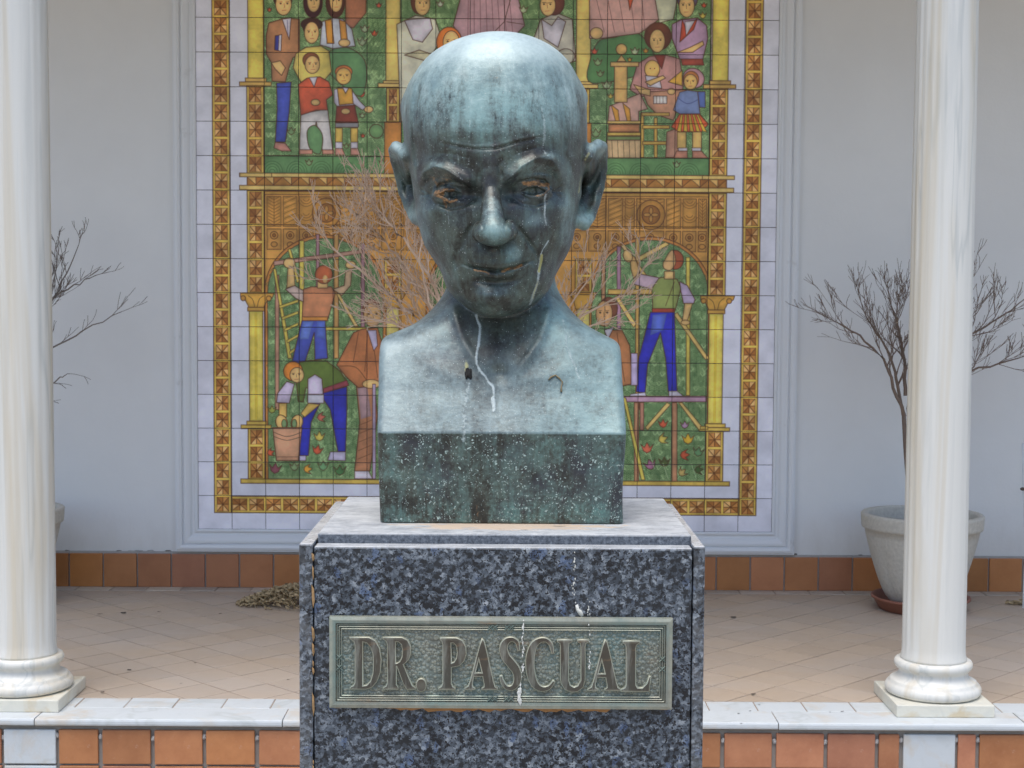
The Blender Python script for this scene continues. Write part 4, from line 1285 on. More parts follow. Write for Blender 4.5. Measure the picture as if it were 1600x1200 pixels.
    a += STROKE(q1, [(686, 304), (696, 297), (710, 295.5), (724, 302)], 1.5, 2.0) + STROKE(q1, [(688, 307), (701, 314), (714, 314), (726, 306)], 1.5, 1.6)
    a += STROKE(q1, [(812, 298), (823, 290.5), (838, 289), (853, 295)], 1.5, 2.0) + STROKE(q1, [(814, 301), (827, 308), (842, 308), (855, 300)], 1.5, 1.6)
    a += D(q1, 709, 305, (4.2, 3.8), -2.6) + D(q1, 833, 299, (4.4, 3.8), -2.6)
    # eyebrow hairs
    for k in range(16):
        t = k / 15.0
        bx, by = 672 + 48 * t, 256 + 24 * t * t
        a += STROKE(q1, [(bx, by), (bx + 9, by + 11)], 0.9, 1.3)
        bx, by = 868 - 78 * t, 246 + 36 * t * t
        a += STROKE(q1, [(bx, by), (bx - 9, by + 12)], 0.9, 1.3)
    # forehead lines
    l1 = [(686, 222), (712, 229), (742, 234), (775, 233), (808, 223), (846, 215)]
    a += STROKE(q1, l1, 1.5, -1.5) + STROKE(q1, [(x, y - 5) for x, y in l1], 2.0, 0.9)
    a += STROKE(q1, [(684, 239), (706, 240), (732, 247)], 1.5, -1.0) + STROKE(q1, [(800, 243), (822, 235), (848, 228)], 1.5, -1.0)
    a += STROKE(q1, [(704, 190), (740, 198), (790, 197), (838, 186)], 3.0, -0.25)
    # hair edge at the temples
    a2 = STROKE(q1, [(648, 120), (641, 160), (639, 205), (643, 245), (652, 285)], 3.6, 1.7) - STROKE(q1, [(655, 124), (648, 160), (646, 205), (650, 245)], 3.0, 0.9)
    a2 += STROKE(q1, [(880, 140), (889, 170), (890, 205), (887, 235), (899, 262)], 3.6, 1.5) - STROKE(q1, [(874, 145), (882, 172), (883, 205), (880, 232)], 3.0, 0.9)
    d[i1] -= a * ff[i1] + a2 * fm[i1]
    # nose ------------------------------------------------------------------------------
    f0 = 1.832
    nose_pts = [P(766, 274, f0), P(767, 296, f0 - 0.001), P(768, 318, 1.8225), P(769, 338, 1.8145), P(771, 358, 1.8100)]
    def nose(pp, dd):
        e = seg_dist(pp, nose_pts, [0.0090, 0.0100, 0.0120, 0.0135, 0.0155])
        e = smin(e, ellipsoid(pp, P(771, 364.5, 1.8085), (0.0225, 0.0165, 0.0152)), 0.006)
        dd = smin(dd, e, 0.0065)
        for ax, ay, Y in ((750, 362, 1.8245), (796, 360, 1.8250)):
            dd = smin(dd, ellipsoid(pp, P(ax, ay, Y), (0.0108, 0.0160, 0.0128)), 0.0045)
        for ax, ay, Y in ((757, 384, 1.818), (787, 383, 1.818)):
            dd = smax(dd, -ellipsoid(pp, P(ax, ay, Y), (0.0055, 0.0080, 0.0045)), 0.003)
        return dd
    d = local(p, d, nose, np.min(nose_pts, 0), np.max(nose_pts, 0), 0.035)
    a = STROKE(q1, [(791, 345), (788, 358), (792, 372)], 1.8, -1.6) + STROKE(q1, [(752, 346), (756, 360), (752, 374)], 1.8, -1.4)
    # philtrum, nasolabial folds, mouth
    a += STROKE(q1, [(771, 391), (773, 408)], 4.0, -2.0)
    a += STROKE(q1, [(741, 350), (728, 368), (716, 390), (710, 408), (711, 424)], 3.4, -2.6) + STROKE(q1, [(805, 349), (822, 372), (837, 391), (844, 410), (842, 430)], 3.0, -3.2)
    a += STROKE(q1, [(726, 358), (711, 384), (703, 408)], 5.5, 1.2) + STROKE(q1, [(824, 360), (843, 384), (853, 408)], 5.5, 1.4)
    a += STROKE(q1, [(720, 412), (736, 417), (756, 420.5), (774, 423), (794, 420), (812, 415.5), (832, 407)], 1.5, -4.2)
    a += STROKE(q1, [(734, 410), (756, 413), (774, 415.5), (792, 412), (816, 407)], 3.4, 1.6)
    a += STROKE(q1, [(742, 425), (758, 429.5), (776, 432), (794, 429), (810, 422)], 3.6, 3.0)
    a += STROKE(q1, [(736, 437), (758, 441), (776, 442), (796, 440), (816, 433)], 4.2, -3.4)
    a += D(q1, 716, 412, (4.5, 5.5), -1.8) + D(q1, 834, 408, (4.5, 5.5), -2.0)
    a += D(q1, 769, 472, (3.5, 7), -0.9)
    a += STROKE(q1, [(699, 418), (707, 440), (722, 460)], 3.6, -1.5) + STROKE(q1, [(860, 413), (851, 436), (836, 457)], 3.6, -1.5)
    d[i1] -= a * ff[i1]
    # ears ------------------------------------------------------------------------------
    d = ear(p, d, [(919, 246, 1.930), (925, 232, 1.945), (934, 226, 1.958), (941, 229, 1.972), (942, 243, 1.984), (942, 264, 1.990),
                   (938, 292, 1.988), (930, 318, 1.976), (922, 338, 1.958), (912, 349, 1.945), (903, 345, 1.932)], (916, 292, 1.996), 0,
            [.0054, .0060, .0068, .0066, .0056, .0050, .0050, .0056, .0072, .0090, .0066])
    d = ear(p, d, [(634, 246, 1.930), (626, 234, 1.948), (619, 229, 1.960), (615, 235, 1.974), (617, 250, 1.984), (623, 273, 1.990),
                   (629, 300, 1.988), (638, 322, 1.976), (645, 336, 1.958), (650, 342, 1.946), (656, 340, 1.932)], (640, 290, 1.996), 0,
            [.0054, .0060, .0068, .0066, .0056, .0048, .0048, .0052, .0062, .0072, .0056])
    add = G(p, 929, 262, 1.972, (4, 14, 13), 3.2) + G(p, 930, 300, 1.972, (4, 12, 12), 2.2)                                                   # antihelix
    add += G(p, 914, 294, 1.955, (7, 14, 14), -5.0) + G(p, 641, 290, 1.955, (6, 14, 14), -5.0)     # concha
    add += G(p, 904, 303, 1.928, (5, 7, 7), 3.2) + G(p, 651, 302, 1.928, (5, 7, 7), 3.2)           # tragus
    return d - add

def body_field(p):
    # block cut square at the shoulders: sides, flat lower front, sloping chest, sloping shoulders
    zl, zc = SLAB_Z, float(P(784, 678, 1.845)[2])
    xl = float(P(593, 818, 1.845)[0]); xr = float(P(975, 818, 1.845)[0])
    zt = float(P(784, 535, 1.92)[2])
    h = np.clip((p[:, 2] - zl) / (zt - zl), 0, 1.2)
    left = (xl - 0.0070 * h) - p[:, 0]
    right = p[:, 0] - (xr + 0.0012 * h - 0.0015 * np.sin(h * 9))
    back = p[:, 1] - (2.040 - 0.004 * h)
    bottom = zl - p[:, 2]
    front = 1.845 - p[:, 1]
    # the chest plane leans back from the crease
    lean = R(27)
    t = (p[:, 2] - zc)
    u = (p[:, 0] - (xl + xr) / 2) / ((xr - xl) / 2)
    chest_y = 1.8447 + np.maximum(t, 0) * math.tan(lean) + 0.007 * np.abs(u) ** 2.6 * np.clip(t / 0.05, 0, 1) - 0.004 * np.exp(-((np.abs(u) - 0.52) / 0.28) ** 2) * np.clip(t / 0.06, 0, 1)
    chest_y += 0.0035 * np.exp(-(u / 0.10) ** 2) * np.clip(t / 0.05, 0, 1)
    chest = (chest_y - p[:, 1]) * math.cos(lean)
    fr = np.where(t > 0, chest, front + 0.0008)
    # shoulders
    al, bl = P(594, 529, 1.965), P(665, 499, 1.965)
    ar, br = P(969, 536, 1.965), P(893, 497, 1.965)
    def slope(a, b, s):
        ex, ez = (b[0] - a[0]), (b[2] - a[2])
        ln = math.hypot(ex, ez)
        return (-(p[:, 0] - a[0]) * ez + (p[:, 2] - a[2]) * ex) / ln * s
    top = smin(slope(al, bl, 1), slope(ar, br, -1), 0.02)
    top = smax(slope(al, bl, 1), slope(ar, br, -1), 0.02) if False else np.where(p[:, 0] < (xl + xr) / 2, slope(al, bl, 1), slope(ar, br, -1))
    d = smax(fr, top, 0.030)
    d = smax(d, np.maximum(left, right), 0.010)
    d = smax(d, back, 0.010)
    return smax(d, bottom, 0.002)

_ZH, _ZB = float(P(784, 545, 1.9)[2]), float(P(784, 430, 1.9)[2])

def bust_field(p):
    h = np.full(len(p), 0.2); b = np.full(len(p), 0.2); n = np.full(len(p), 0.2)
    mh = p[:, 2] > _ZH; mb = p[:, 2] < _ZB; mn = p[:, 2] < float(P(784, 330, 1.95)[2])
    if mh.any(): h[mh] = head_field(p[mh])
    if mb.any(): b[mb] = body_field(p[mb])
    if mn.any(): n[mn] = _neck(p[mn])
    q = to_px(p)
    fm = np.clip((1.95 - p[:, 1]) / 0.03, 0, 1)
    # sternomastoid cords and throat
    n = n - fm * (STROKE(q, [(703, 470), (722, 530), (757, 592)], 6.5, 7.5) + STROKE(q, [(866, 465), (845, 530), (802, 592)], 6.5, 7.5)
                  + D(q, 778, 538, (10, 18), 5.0))
    d = smin(n, b, 0.032)
    # the crease at the foot of the chest stays crisp: blending only above it
    d = np.where(p[:, 2] < P(784, 672, 1.85)[2], np.minimum(d, b), d)
    d = d - fm * (D(q, 778, 585, (13, 9), -4.5) + STROKE(q, [(752, 594), (715, 586), (664, 568)], 9.0, 0.9)
                  + STROKE(q, [(806, 594), (850, 588), (908, 570)], 9.0, 0.9)
                  + D(q, 690, 610, (30, 16), -1.2) + D(q, 870, 612, (30, 16), -1.2))
    return smin(d, h, 0.007)

def surface_nets(field, lo, hi, h):
    lo = np.asarray(lo, float); hi = np.asarray(hi, float)
    # coarse pass finds the band that holds the surface
    k = 5
    nc = np.ceil((hi - lo) / (h * k)).astype(int) + 1
    ax = [lo[i] + np.arange(nc[i] + 1) * h * k for i in range(3)]
    g = np.stack(np.meshgrid(*ax, indexing='ij'), -1).reshape(-1, 3)
    fc = np.concatenate([field(g[i:i + 400000]) for i in range(0, len(g), 400000)]).reshape(nc + 1)
    near = np.abs(fc) < h * k * 1.25
    cell = np.zeros(nc, bool)
    for a in (0, 1):
        for b in (0, 1):
            for c in (0, 1):
                cell |= near[a:nc[0] + a, b:nc[1] + b, c:nc[2] + c]
    n = nc * k + 1
    F = np.repeat(np.repeat(np.repeat(fc[:-1, :-1, :-1], k, 0), k, 1), k, 2).astype(np.float32)
    F = np.pad(F, ((0, 1), (0, 1), (0, 1)), mode='edge')
    M = np.repeat(np.repeat(np.repeat(cell, k, 0), k, 1), k, 2)
    M = np.pad(M, ((0, 1), (0, 1), (0, 1)), mode='edge')
    idx = np.argwhere(M)
    pts = lo + idx * h
    vals = np.concatenate([field(pts[i:i + 400000]) for i in range(0, len(pts), 400000)])
    F[M] = vals
    # one vertex in each cell the surface crosses
    S = F < 0
    c8 = [S[a:n[0] - 1 + a, b:n[1] - 1 + b, c:n[2] - 1 + c] for a in (0, 1) for b in (0, 1) for c in (0, 1)]
    any_, all_ = c8[0].copy(), c8[0].copy()
    for s in c8[1:]:
        any_ |= s; all_ &= s
    act = any_ & ~all_
    ci = np.argwhere(act)
    vid = np.full(act.shape, -1, np.int64)
    vid[act] = np.arange(len(ci))
    acc = np.zeros((len(ci), 3)); cnt = np.zeros(len(ci))
    cor = [(a, b, c) for a in (0, 1) for b in (0, 1) for c in (0, 1)]
    for u in cor:
        for ax_ in range(3):
            if u[ax_] == 0:
                w = list(u); w[ax_] = 1
                fa = F[ci[:, 0] + u[0], ci[:, 1] + u[1], ci[:, 2] + u[2]]
                fb = F[ci[:, 0] + w[0], ci[:, 1] + w[1], ci[:, 2] + w[2]]
                x = (fa < 0) != (fb < 0)
                t = np.where(x, fa / np.where(x, fa - fb, 1), 0)
                pt = np.array(u, float)[None].repeat(len(ci), 0)
                pt[:, ax_] = t
                acc += pt * x[:, None]; cnt += x
    V = lo + (ci + acc / cnt[:, None]) * h
    quads = []
    for ax_ in range(3):
        b_, c_ = [(1, 2), (2, 0), (0, 1)][ax_]
        sl = [slice(1, n[i] - 1) for i in range(3)]
        sl[ax_] = slice(0, n[ax_] - 1)
        sl2 = list(sl); sl2[ax_] = slice(1, n[ax_])
        a0, a1 = S[tuple(sl)], S[tuple(sl2)]
        e = np.argwhere(a0 != a1)
        off = np.array([1, 1, 1]); off[ax_] = 0
        e = e + off
        flip = S[e[:, 0], e[:, 1], e[:, 2]]
        q = []
        for db, dc in ((0, 0), (1, 0), (1, 1), (0, 1)):
            w = e.copy(); w[:, b_] -= db; w[:, c_] -= dc
            q.append(vid[w[:, 0], w[:, 1], w[:, 2]])
        q = np.stack(q, 1)
        q[~flip] = q[~flip][:, ::-1]
        quads.append(q)
    return V, np.concatenate(quads)

BUST_RES = 0.00135
_V, _Q = surface_nets(bust_field, (-0.175, 1.775, SLAB_Z - 0.006), (0.165, 2.125, 1.68), BUST_RES)
_ok = (_Q >= 0).all(1)
_Q = _Q[_ok]
# two passes of gentle smoothing take the voxel steps away
_e = np.concatenate([_Q[:, [0, 1]], _Q[:, [1, 2]], _Q[:, [2, 3]], _Q[:, [3, 0]]])
for _lam in (0.5, -0.52):
    _s = np.zeros_like(_V); _c = np.zeros(len(_V))
    for _a, _b in ((0, 1), (1, 0)):
        for _k in range(3):
            _s[:, _k] += np.bincount(_e[:, _a], weights=_V[_e[:, _b], _k], minlength=len(_V))
        _c += np.bincount(_e[:, _a], minlength=len(_V))
    _V = _V + _lam * (_s / np.maximum(_c, 1)[:, None] - _V)

BUST_O = np.array((float(P(784, 818, 1.94)[0]), 1.94, SLAB_Z))
bust_me = bpy.data.meshes.new("bust_body")
bust_me.vertices.add(len(_V))
bust_me.vertices.foreach_set("co", (_V - BUST_O).astype(np.float32).ravel())
bust_me.loops.add(len(_Q) * 4)
bust_me.loops.foreach_set("vertex_index", _Q.astype(np.int32).ravel())
bust_me.polygons.add(len(_Q))
bust_me.polygons.foreach_set("loop_start", (np.arange(len(_Q)) * 4).astype(np.int32))
bust_me.update(calc_edges=True)
bust_me.validate()
bust_me.polygons.foreach_set("use_smooth", np.ones(len(bust_me.polygons), bool))
# ------------------------------------------------------------------ granite pedestal
M_GRAN = mat_granite("blue_granite")
M_GRANE = mat_granite("worn_granite_edge", 0.30)
FY0 = 1.739                                   # face of the front panel
SLAB_F, SLAB_B = 1.766, 2.089

def mat_slab():
    """top of the pedestal: bleached granite with dust, sand washed out in front of the bust and lichen crust"""
    m = NT("bleached_granite")
    c = m.coord('Object')
    grain = m.noise(c, 230, 5, 0.75)
    col = m.ramp(grain, [(0.34, (0.030, 0.036, 0.048)), (0.5, (0.095, 0.112, 0.14)), (0.68, (0.20, 0.225, 0.26))])
    lime = m.ramp(m.noise(m.mapping(c, (1, 1.5, 1)), 24, 7, 0.78), [(0.36, 0.45), (0.60, 1.0)])
    up = m.math('MAXIMUM', m.sep(m.node('NewGeometry').outputs['True Normal'])[2], 0.0)
    col = m.mix(m.math('MULTIPLY', m.math('MULTIPLY', lime, up), 0.9), col, (0.60, 0.61, 0.605))
    s = m.sep(c)
    # sand in front of the bust
    gx = m.math('MULTIPLY', s[0], 8.0); gy = m.math('MULTIPLY', m.math('ADD', s[1], 0.094), 26.0)
    d = m.math('ADD', m.math('MULTIPLY', gx, gx), m.math('MULTIPLY', gy, gy))
    d = m.math('ADD', d, m.math('MULTIPLY', m.math('SUBTRACT', m.noise(m.mapping(c, (1, 2.5, 1)), 30, 6, 0.75), 0.5), 6.0))
    sand = m.math('MULTIPLY', m.ramp(d, [(0.55, 1.0), (1.0, 0.0)]), up)
    col = m.mix(m.math('MULTIPLY', sand, 0.85), col, (0.60, 0.46, 0.33))
    crust = m.ramp(m.noise(m.mapping(c, (1, 1.6, 1)), 17, 5, 0.75), [(0.64, 0.0), (0.70, 1.0)])
    col = m.mix(m.math('MULTIPLY', m.math('MULTIPLY', crust, up), 0.75), col, (0.07, 0.075, 0.075))
    return m.set(Base_Color=col, Roughness=0.5, Normal=m.bump(m.math('ADD', grain, m.math('MULTIPLY', sand, 2.0)), 0.2, 0.0015))
M_SLAB = mat_slab()

ax, bx_ = float(P(490.5, 900, FY0)[0]), float(P(1081.5, 900, FY0)[0])
ox, oxr = float(P(467.3, 900, FY0)[0]), float(P(1101.5, 900, FY0)[0])
z_front = float(P(784, 855.5, FY0)[2]); z_side = float(P(478, 849.5, FY0)[2])
z_slab = SLAB_Z - 0.0005
PED_X = (ox + oxr) / 2
ped = empty("pedestal", (PED_X, 1.92, GROUND_Z))
tag(ped, "dark blue granite pedestal carrying the bronze bust", "pedestal")
def slab(name, x0, x1, y0, y1, z0, z1, mat, bev=0.0015, parent=ped):
    return link(name, box_mesh(x1 - x0, y1 - y0, z1 - z0, bev, 2), mat, parent, ((x0 + x1) / 2, (y0 + y1) / 2, (z0 + z1) / 2))
slab("front_panel", ax, bx_, FY0, FY0 + 0.026, GROUND_Z, z_front, M_GRAN, 0.0022)
slab("core", ax + 0.002, bx_ - 0.002, FY0 + 0.0265, 2.075, GROUND_Z, z_slab - 0.0295, M_GROUT)
slab("side_panel", ox, ax - 0.0012, FY0 - 0.0005, 2.100, GROUND_Z, z_side, M_GRANE, 0.0022)
slab("side_panel", bx_ + 0.0012, oxr, FY0 - 0.0005, 2.100, GROUND_Z, z_side - 0.0006, M_GRANE, 0.0022)
slab("back_panel", ax, bx_, 2.0755, 2.0995, GROUND_Z, z_front, M_GRAN, 0.002)
sxl, sxr = float(P(496.6, 834, SLAB_F)[0]), float(P(1080.3, 834, SLAB_F)[0])
slab("top_slab", sxl, sxr, SLAB_F, SLAB_B, z_slab - 0.029, z_slab, M_SLAB, 0.002)
# mortar squeezed out of the left joint
m_ochre = mat_plain("ochre_mortar", (0.36, 0.22, 0.10), 0.95, 0.4, 60, 0.6)
rj = random.Random(21)
jv, jf = [], []
zz = z_side - 0.01
while zz > z_side - 0.55:
    L = rj.uniform(0.006, 0.03); w_ = rj.uniform(0.0006, 0.0022); b = len(jv)
    for (dx, dz) in ((-w_, 0), (w_ * .7, -L * .2), (w_ * 1.1, -L * .7), (0, -L), (-w_ * .8, -L * .6)):
        jv.append((ax - 0.0008 + dx, FY0 - 0.0016 - rj.uniform(0, .0008), zz + dz))
    jv.append((ax - 0.0008, FY0 - 0.0030, zz - L / 2))
    jf += [(b + i, b + (i + 1) % 5, b + 5) for i in range(5)]
    zz -= L + rj.choice((0.0, 0.004, 0.02, 0.05))
o = link("joint_mortar", mesh_from(jv, jf, "joint_mortar"), m_ochre, ped, (0, 0, 0)); o["kind"] = "stuff"

def blob_mesh(pts, h, seed, name):
    """a thin irregular crust lying on a plane (local x, z; grows to -y)"""
    r_ = random.Random(seed)
    c = np.mean(np.array(pts), 0); n = len(pts)
    v = [(p[0], 0.0, p[1]) for p in pts] + [(c[0] + (p[0] - c[0]) * .6, -h * r_.uniform(.6, 1.1), c[1] + (p[1] - c[1]) * .6) for p in pts] + [(c[0], -h * 1.1, c[1])]
    f = []
    for i in range(n):
        j = (i + 1) % n
        f += [(i, j, n + j, n + i), (n + i, n + j, 2 * n)]
    return mesh_from(v, f, name, True)
M_DROP = mat_plain("bird_lime", (0.66, 0.66, 0.61), 0.8, 0.25, 120, 0.5)
def splash(name, poly, Y, seed, parent, h=0.0016):
    c = P(*np.mean(np.array(poly), 0), Y)
    pts = [(P(x, y, Y)[0] - c[0], P(x, y, Y)[2] - c[2]) for x, y in poly]
    return link(name, blob_mesh(pts, h, seed, name), M_DROP, parent, (c[0], Y, c[2]))
def splatter(path, n, Y, seed, parent, size=(0.8, 2.2), h=0.0006):
    """a dried run of bird lime: small ragged flecks along a path"""
    r_ = random.Random(seed); pts = np.array(path, float); vv, ff = [], []
    for k in range(n):
        t = r_.random() * (len(pts) - 1); i = min(int(t), len(pts) - 2); u = t - i
        x, y = pts[i] + (pts[i + 1] - pts[i]) * u + np.array((r_.gauss(0, 1.0), r_.gauss(0, 1.5)))
        s_ = r_.uniform(*size); m_ = 8; b = len(vv); c = P(x, y, Y)
        for j in range(m_):
            a_ = 2 * math.pi * j / m_; q = P(x + s_ * r_.uniform(.5, 1.2) * math.cos(a_), y + s_ * 1.8 * r_.uniform(.5, 1.2) * math.sin(a_), Y)
            vv.append((q[0], Y - 0.0001 * r_.random(), q[2]))
        vv.append((c[0], Y - h * r_.uniform(.6, 1.2), c[2]))
        ff += [(b + j, b + (j + 1) % m_, b + m_) for j in range(m_)]
    o = link("bird_lime_flecks", mesh_from(vv, ff, "bird_lime_flecks", True), M_DROP, parent, (0, 0, 0)); o["kind"] = "stuff"
    return o
splash("bird_dropping", [(899, 946), (903, 944), (905, 951), (909, 954), (912, 961), (909, 965), (904, 960), (900, 953)], FY0 - 0.0002, 3, ped, 0.0025)
splatter([(897, 862), (898, 890), (896, 915), (899, 944)], 26, FY0 - 0.0002, 4, ped, (0.5, 1.3))
splatter([(919, 935), (920, 960)], 9, FY0 - 0.0002, 5, ped, (0.5, 1.2))

# ------------------------------------------------------------------ bronze plaque
def mat_plaque(name, a, b, green, worn=0.0, pebble=False):
    m = NT(name)
    c = m.coord('Object')
    n = m.noise(c, 55, 6, 0.7)
    col = m.mix(n, a, b)
    col = m.mix(m.math('MULTIPLY', m.ramp(m.noise(c, 13, 5, 0.65), [(0.42, 0.0), (0.68, 1.0)]), 0.8), col, green)
    rust = m.ramp(m.noise(m.mapping(c, (1, 1, 3.2), (2, 0, 5)), 16, 4, 0.7), [(0.60, 0.0), (0.74, 1.0)])
    col = m.mix(m.math('MULTIPLY', rust, 0.6), col, (0.34, 0.20, 0.10))
    lime = m.ramp(m.noise(m.mapping(c, (1, 1, 0.12), (7, 0, 1)), 38, 5, 0.75), [(0.56, 0.0), (0.72, 1.0)])
    col = m.mix(m.math('MULTIPLY', lime, 0.5), col, (0.46, 0.48, 0.42))
    hgt = n; st, di = 0.25, 0.001
    if worn:
        pt = m.node('NewGeometry').outputs['Pointiness']
        e = m.math('MULTIPLY', m.ramp(pt, [(0.535, 0.0), (0.60, 1.0)]), m.ramp(n, [(0.35, 0.3), (0.6, 1.0)]))
        col = m.mix(m.math('MULTIPLY', e, worn), col, (0.46, 0.44, 0.34))
    if pebble:
        v = m.voronoi(c, 235, 'F1', 'Distance', 0.75)
        ring = m.ramp(v, [(0.30, 0.0), (0.42, 1.0), (0.56, 0.0)])
        col = m.mix(m.math('MULTIPLY', ring, 0.62), col, (0.40, 0.40, 0.31))
        hgt = m.math('ADD', m.math('MULTIPLY', v, -1.0), m.math('MULTIPLY', n, 0.3)); st, di = 0.9, 0.002
    return m.set(Base_Color=col, Roughness=0.45, Metallic=0.35, Normal=m.bump(hgt, st, di))
M_PRIM = mat_plaque("plaque_rim_bronze", (0.15, 0.16, 0.14), (0.32, 0.33, 0.275), (0.17, 0.27, 0.25), 0.6)
M_PFLD = mat_plaque("plaque_field_bronze", (0.11, 0.12, 0.105), (0.21, 0.22, 0.185), (0.13, 0.20, 0.19), pebble=True)
M_PLET = mat_plaque("plaque_letter_bronze", (0.058, 0.046, 0.034), (0.10, 0.082, 0.060), (0.075, 0.082, 0.07), 0.9)
M_PLED = mat_plaque("plaque_letter_edge", (0.26, 0.255, 0.195), (0.44, 0.43, 0.33), (0.28, 0.33, 0.27))
PL_B = FY0 - 0.0015                            # back of the plate
PL_Y = PL_B - 0.0085                           # rim face
px0, px1, py0, py1 = 514.5, 1050.5, 965.0, 1107.5
q0, q1 = P(px0, 964.0, PL_Y), P(px1, 967.0, PL_Y)
r0, r1 = P(px0, 1106.0, PL_Y), P(px1, 1109.0, PL_Y)
PX0, PX1 = float(q0[0] + r0[0]) / 2, float(q1[0] + r1[0]) / 2
PZ1, PZ0 = float(q0[2] + q1[2]) / 2, float(r0[2] + r1[2]) / 2
PCX, PCZ = (PX0 + PX1) / 2, (PZ0 + PZ1) / 2
plaque = empty("plaque", (PCX, PL_B, PZ0))
tag(plaque, "weathered bronze name plaque lettered DR. PASCUAL on the granite front", "plaque")
HW, HH = (PX1 - PX0) / 2, (PZ1 - PZ0) / 2
def loop_frame(o0, o1, y_in, y_out, y_back, name, mat, bev=0.0):
    """rectangular moulding between insets o0 and o1"""
    v, f = [], []
    ring = [(o0, y_back), (o0, y_out), ((o0 + o1) / 2, min(y_in, y_out) - bev), (o1, y_in), (o1, y_back)]
    cs = [(-1, -1), (1, -1), (1, 1), (-1, 1)]
    n = len(ring)
    for sx_, sz_ in cs:
        for o_, y in ring:
            v.append((sx_ * (HW - o_), y - PL_B, sz_ * (HH - o_)))
    for c in range(4):
        d = (c + 1) % 4
        for k in range(n - 1):
            f.append((c * n + k, d * n + k, d * n + k + 1, c * n + k + 1))
    return link(name, mesh_from(v, f, name), mat, plaque, (PCX, PL_B, PCZ))
mmp = 1.0 / F_PX * PL_Y                        # metres per photo pixel on the plaque
FIELD_Y = PL_Y + 0.0035
link("backplate", box_mesh(2 * HW - 0.001, 0.005, 2 * HH - 0.001, 0.0008, 1, center=(0, -0.0025, 0)), M_PFLD, plaque, (PCX, PL_B, PCZ))
loop_frame(0.0, 10 * mmp, PL_Y, PL_Y + 0.0006, PL_B, "rim", M_PRIM, 0.0004)
for k, (a_, b_) in enumerate(((11, 13.2), (14.6, 16.8), (18.2, 20.4))):
    loop_frame(a_ * mmp, b_ * mmp, PL_Y + 0.0016, PL_Y + 0.0016, PL_B - 0.0035, "ridge", M_PRIM, 0.0009)
# knots where the ridges cross, in the middle of each side
def knot(xc, zc):
    kv, kf = [], []
    s_, w_ = 4.6 * mmp, 2.2 * mmp
    for k, (a, b) in enumerate((((-s_, -s_), (s_, s_)), ((-s_, s_), (s_, -s_)))):
        d = Vector((b[0] - a[0], b[1] - a[1])).normalized(); n_ = Vector((-d.y, d.x)) * w_ / 2; i = len(kv); y = PL_Y - PL_B + 0.0014 + 0.00015 * k
        for p_ in (a, b):
            kv += [(p_[0] + n_.x, y, p_[1] + n_.y), (p_[0] - n_.x, y, p_[1] - n_.y), (p_[0], y - 0.0016, p_[1])]
        kf += [(i, i + 3, i + 5, i + 2), (i + 1, i + 2, i + 5, i + 4), (i, i + 2, i + 1), (i + 3, i + 4, i + 5)]
    return link("knot", mesh_from(kv, kf, "knot"), M_PRIM, plaque, (PCX + xc, PL_B, PCZ + zc))
for sgn in (-1, 1):
    for k in (-2, -1, 1, 2): knot(k * 7.0 * mmp + (2.5 * mmp if k > 0 else -2.5 * mmp), sgn * (HH - 15.7 * mmp))
    for k in (-1, 1): knot(sgn * (HW - 15.7 * mmp), k * 8 * mmp)
# ochre bed under the plate
bv = [(-HW + 0.003, 0), (HW - 0.003, 0)]
n = 60; low = []
rb = random.Random(6)
for i in range(n + 1):
    low.append((HW - 0.004 - i * (2 * HW - 0.008) / n, -HH - rb.uniform(0.0015, 0.0048) * (1.4 if 10 < i < 50 else 0.6)))
poly = [(-HW + 0.004, -HH + 0.003)] + [(HW - 0.004, -HH + 0.003)] + low
v = [(p_[0], 0.0, p_[1]) for p_ in poly] + [(p_[0], -0.0035 if i < 2 else -0.0012, p_[1]) for i, p_ in enumerate(poly)]
m_ = len(poly)
f = [tuple(range(m_, 2 * m_))] + [(i, (i + 1) % m_, m_ + (i + 1) % m_, m_ + i) for i in range(m_)]
m_rust = mat_plain("rusty_bed", (0.40, 0.20, 0.075), 0.9, 0.4, 70, 0.5)
link("mounting_bed", mesh_from(v, f, "mounting_bed"), m_rust, plaque, (PCX, FY0 - 0.0003, PCZ))

# raised letters: outlines in photo pixels, extruded and bevelled
def zl(p): return (505 + p[0] / 5.614, 950 + p[1] / 5.614)
def zr(p): return (770 + p[0] / 5.517, 950 + p[1] / 5.517)
def stroke_outline(pts, wid):
    c = np.array(pts, float); w = np.array(wid, float)
    out = []
    t = np.linspace(0, len(c) - 1, (len(c) - 1) * 5 + 1)
    def cr(a):
        res = []
        for s in t:
            i = min(int(s), len(c) - 2); u = s - i
            p0, p1, p2, p3 = a[max(i - 1, 0)], a[i], a[i + 1], a[min(i + 2, len(c) - 1)]
            res.append(0.5 * (2 * p1 + (p2 - p0) * u + (2 * p0 - 5 * p1 + 4 * p2 - p3) * u * u + (3 * p1 - p0 - 3 * p2 + p3) * u ** 3))
        return np.array(res)
    P_, W_ = cr(c), cr(w)
    d = np.gradient(P_, axis=0); d /= np.linalg.norm(d, axis=1)[:, None]
    nrm = np.stack((-d[:, 1], d[:, 0]), 1)
    return [tuple(p_) for p_ in np.concatenate((P_ + nrm * W_[:, None], (P_ - nrm * W_[:, None])[::-1]))]
A_out = [(1395, 275), (1410, 290), (1430, 370), (1490, 640), (1505, 690), (1525, 700), (1525, 712), (1395, 712), (1395, 702), (1415, 690), (1415, 665), (1402, 595), (1320, 595), (1305, 660), (1310, 690), (1330, 702), (1330, 712), (1245, 712), (1245, 702), (1275, 685), (1295, 630), (1375, 330)]
A_in = [(1365, 430), (1400, 570), (1328, 570)]
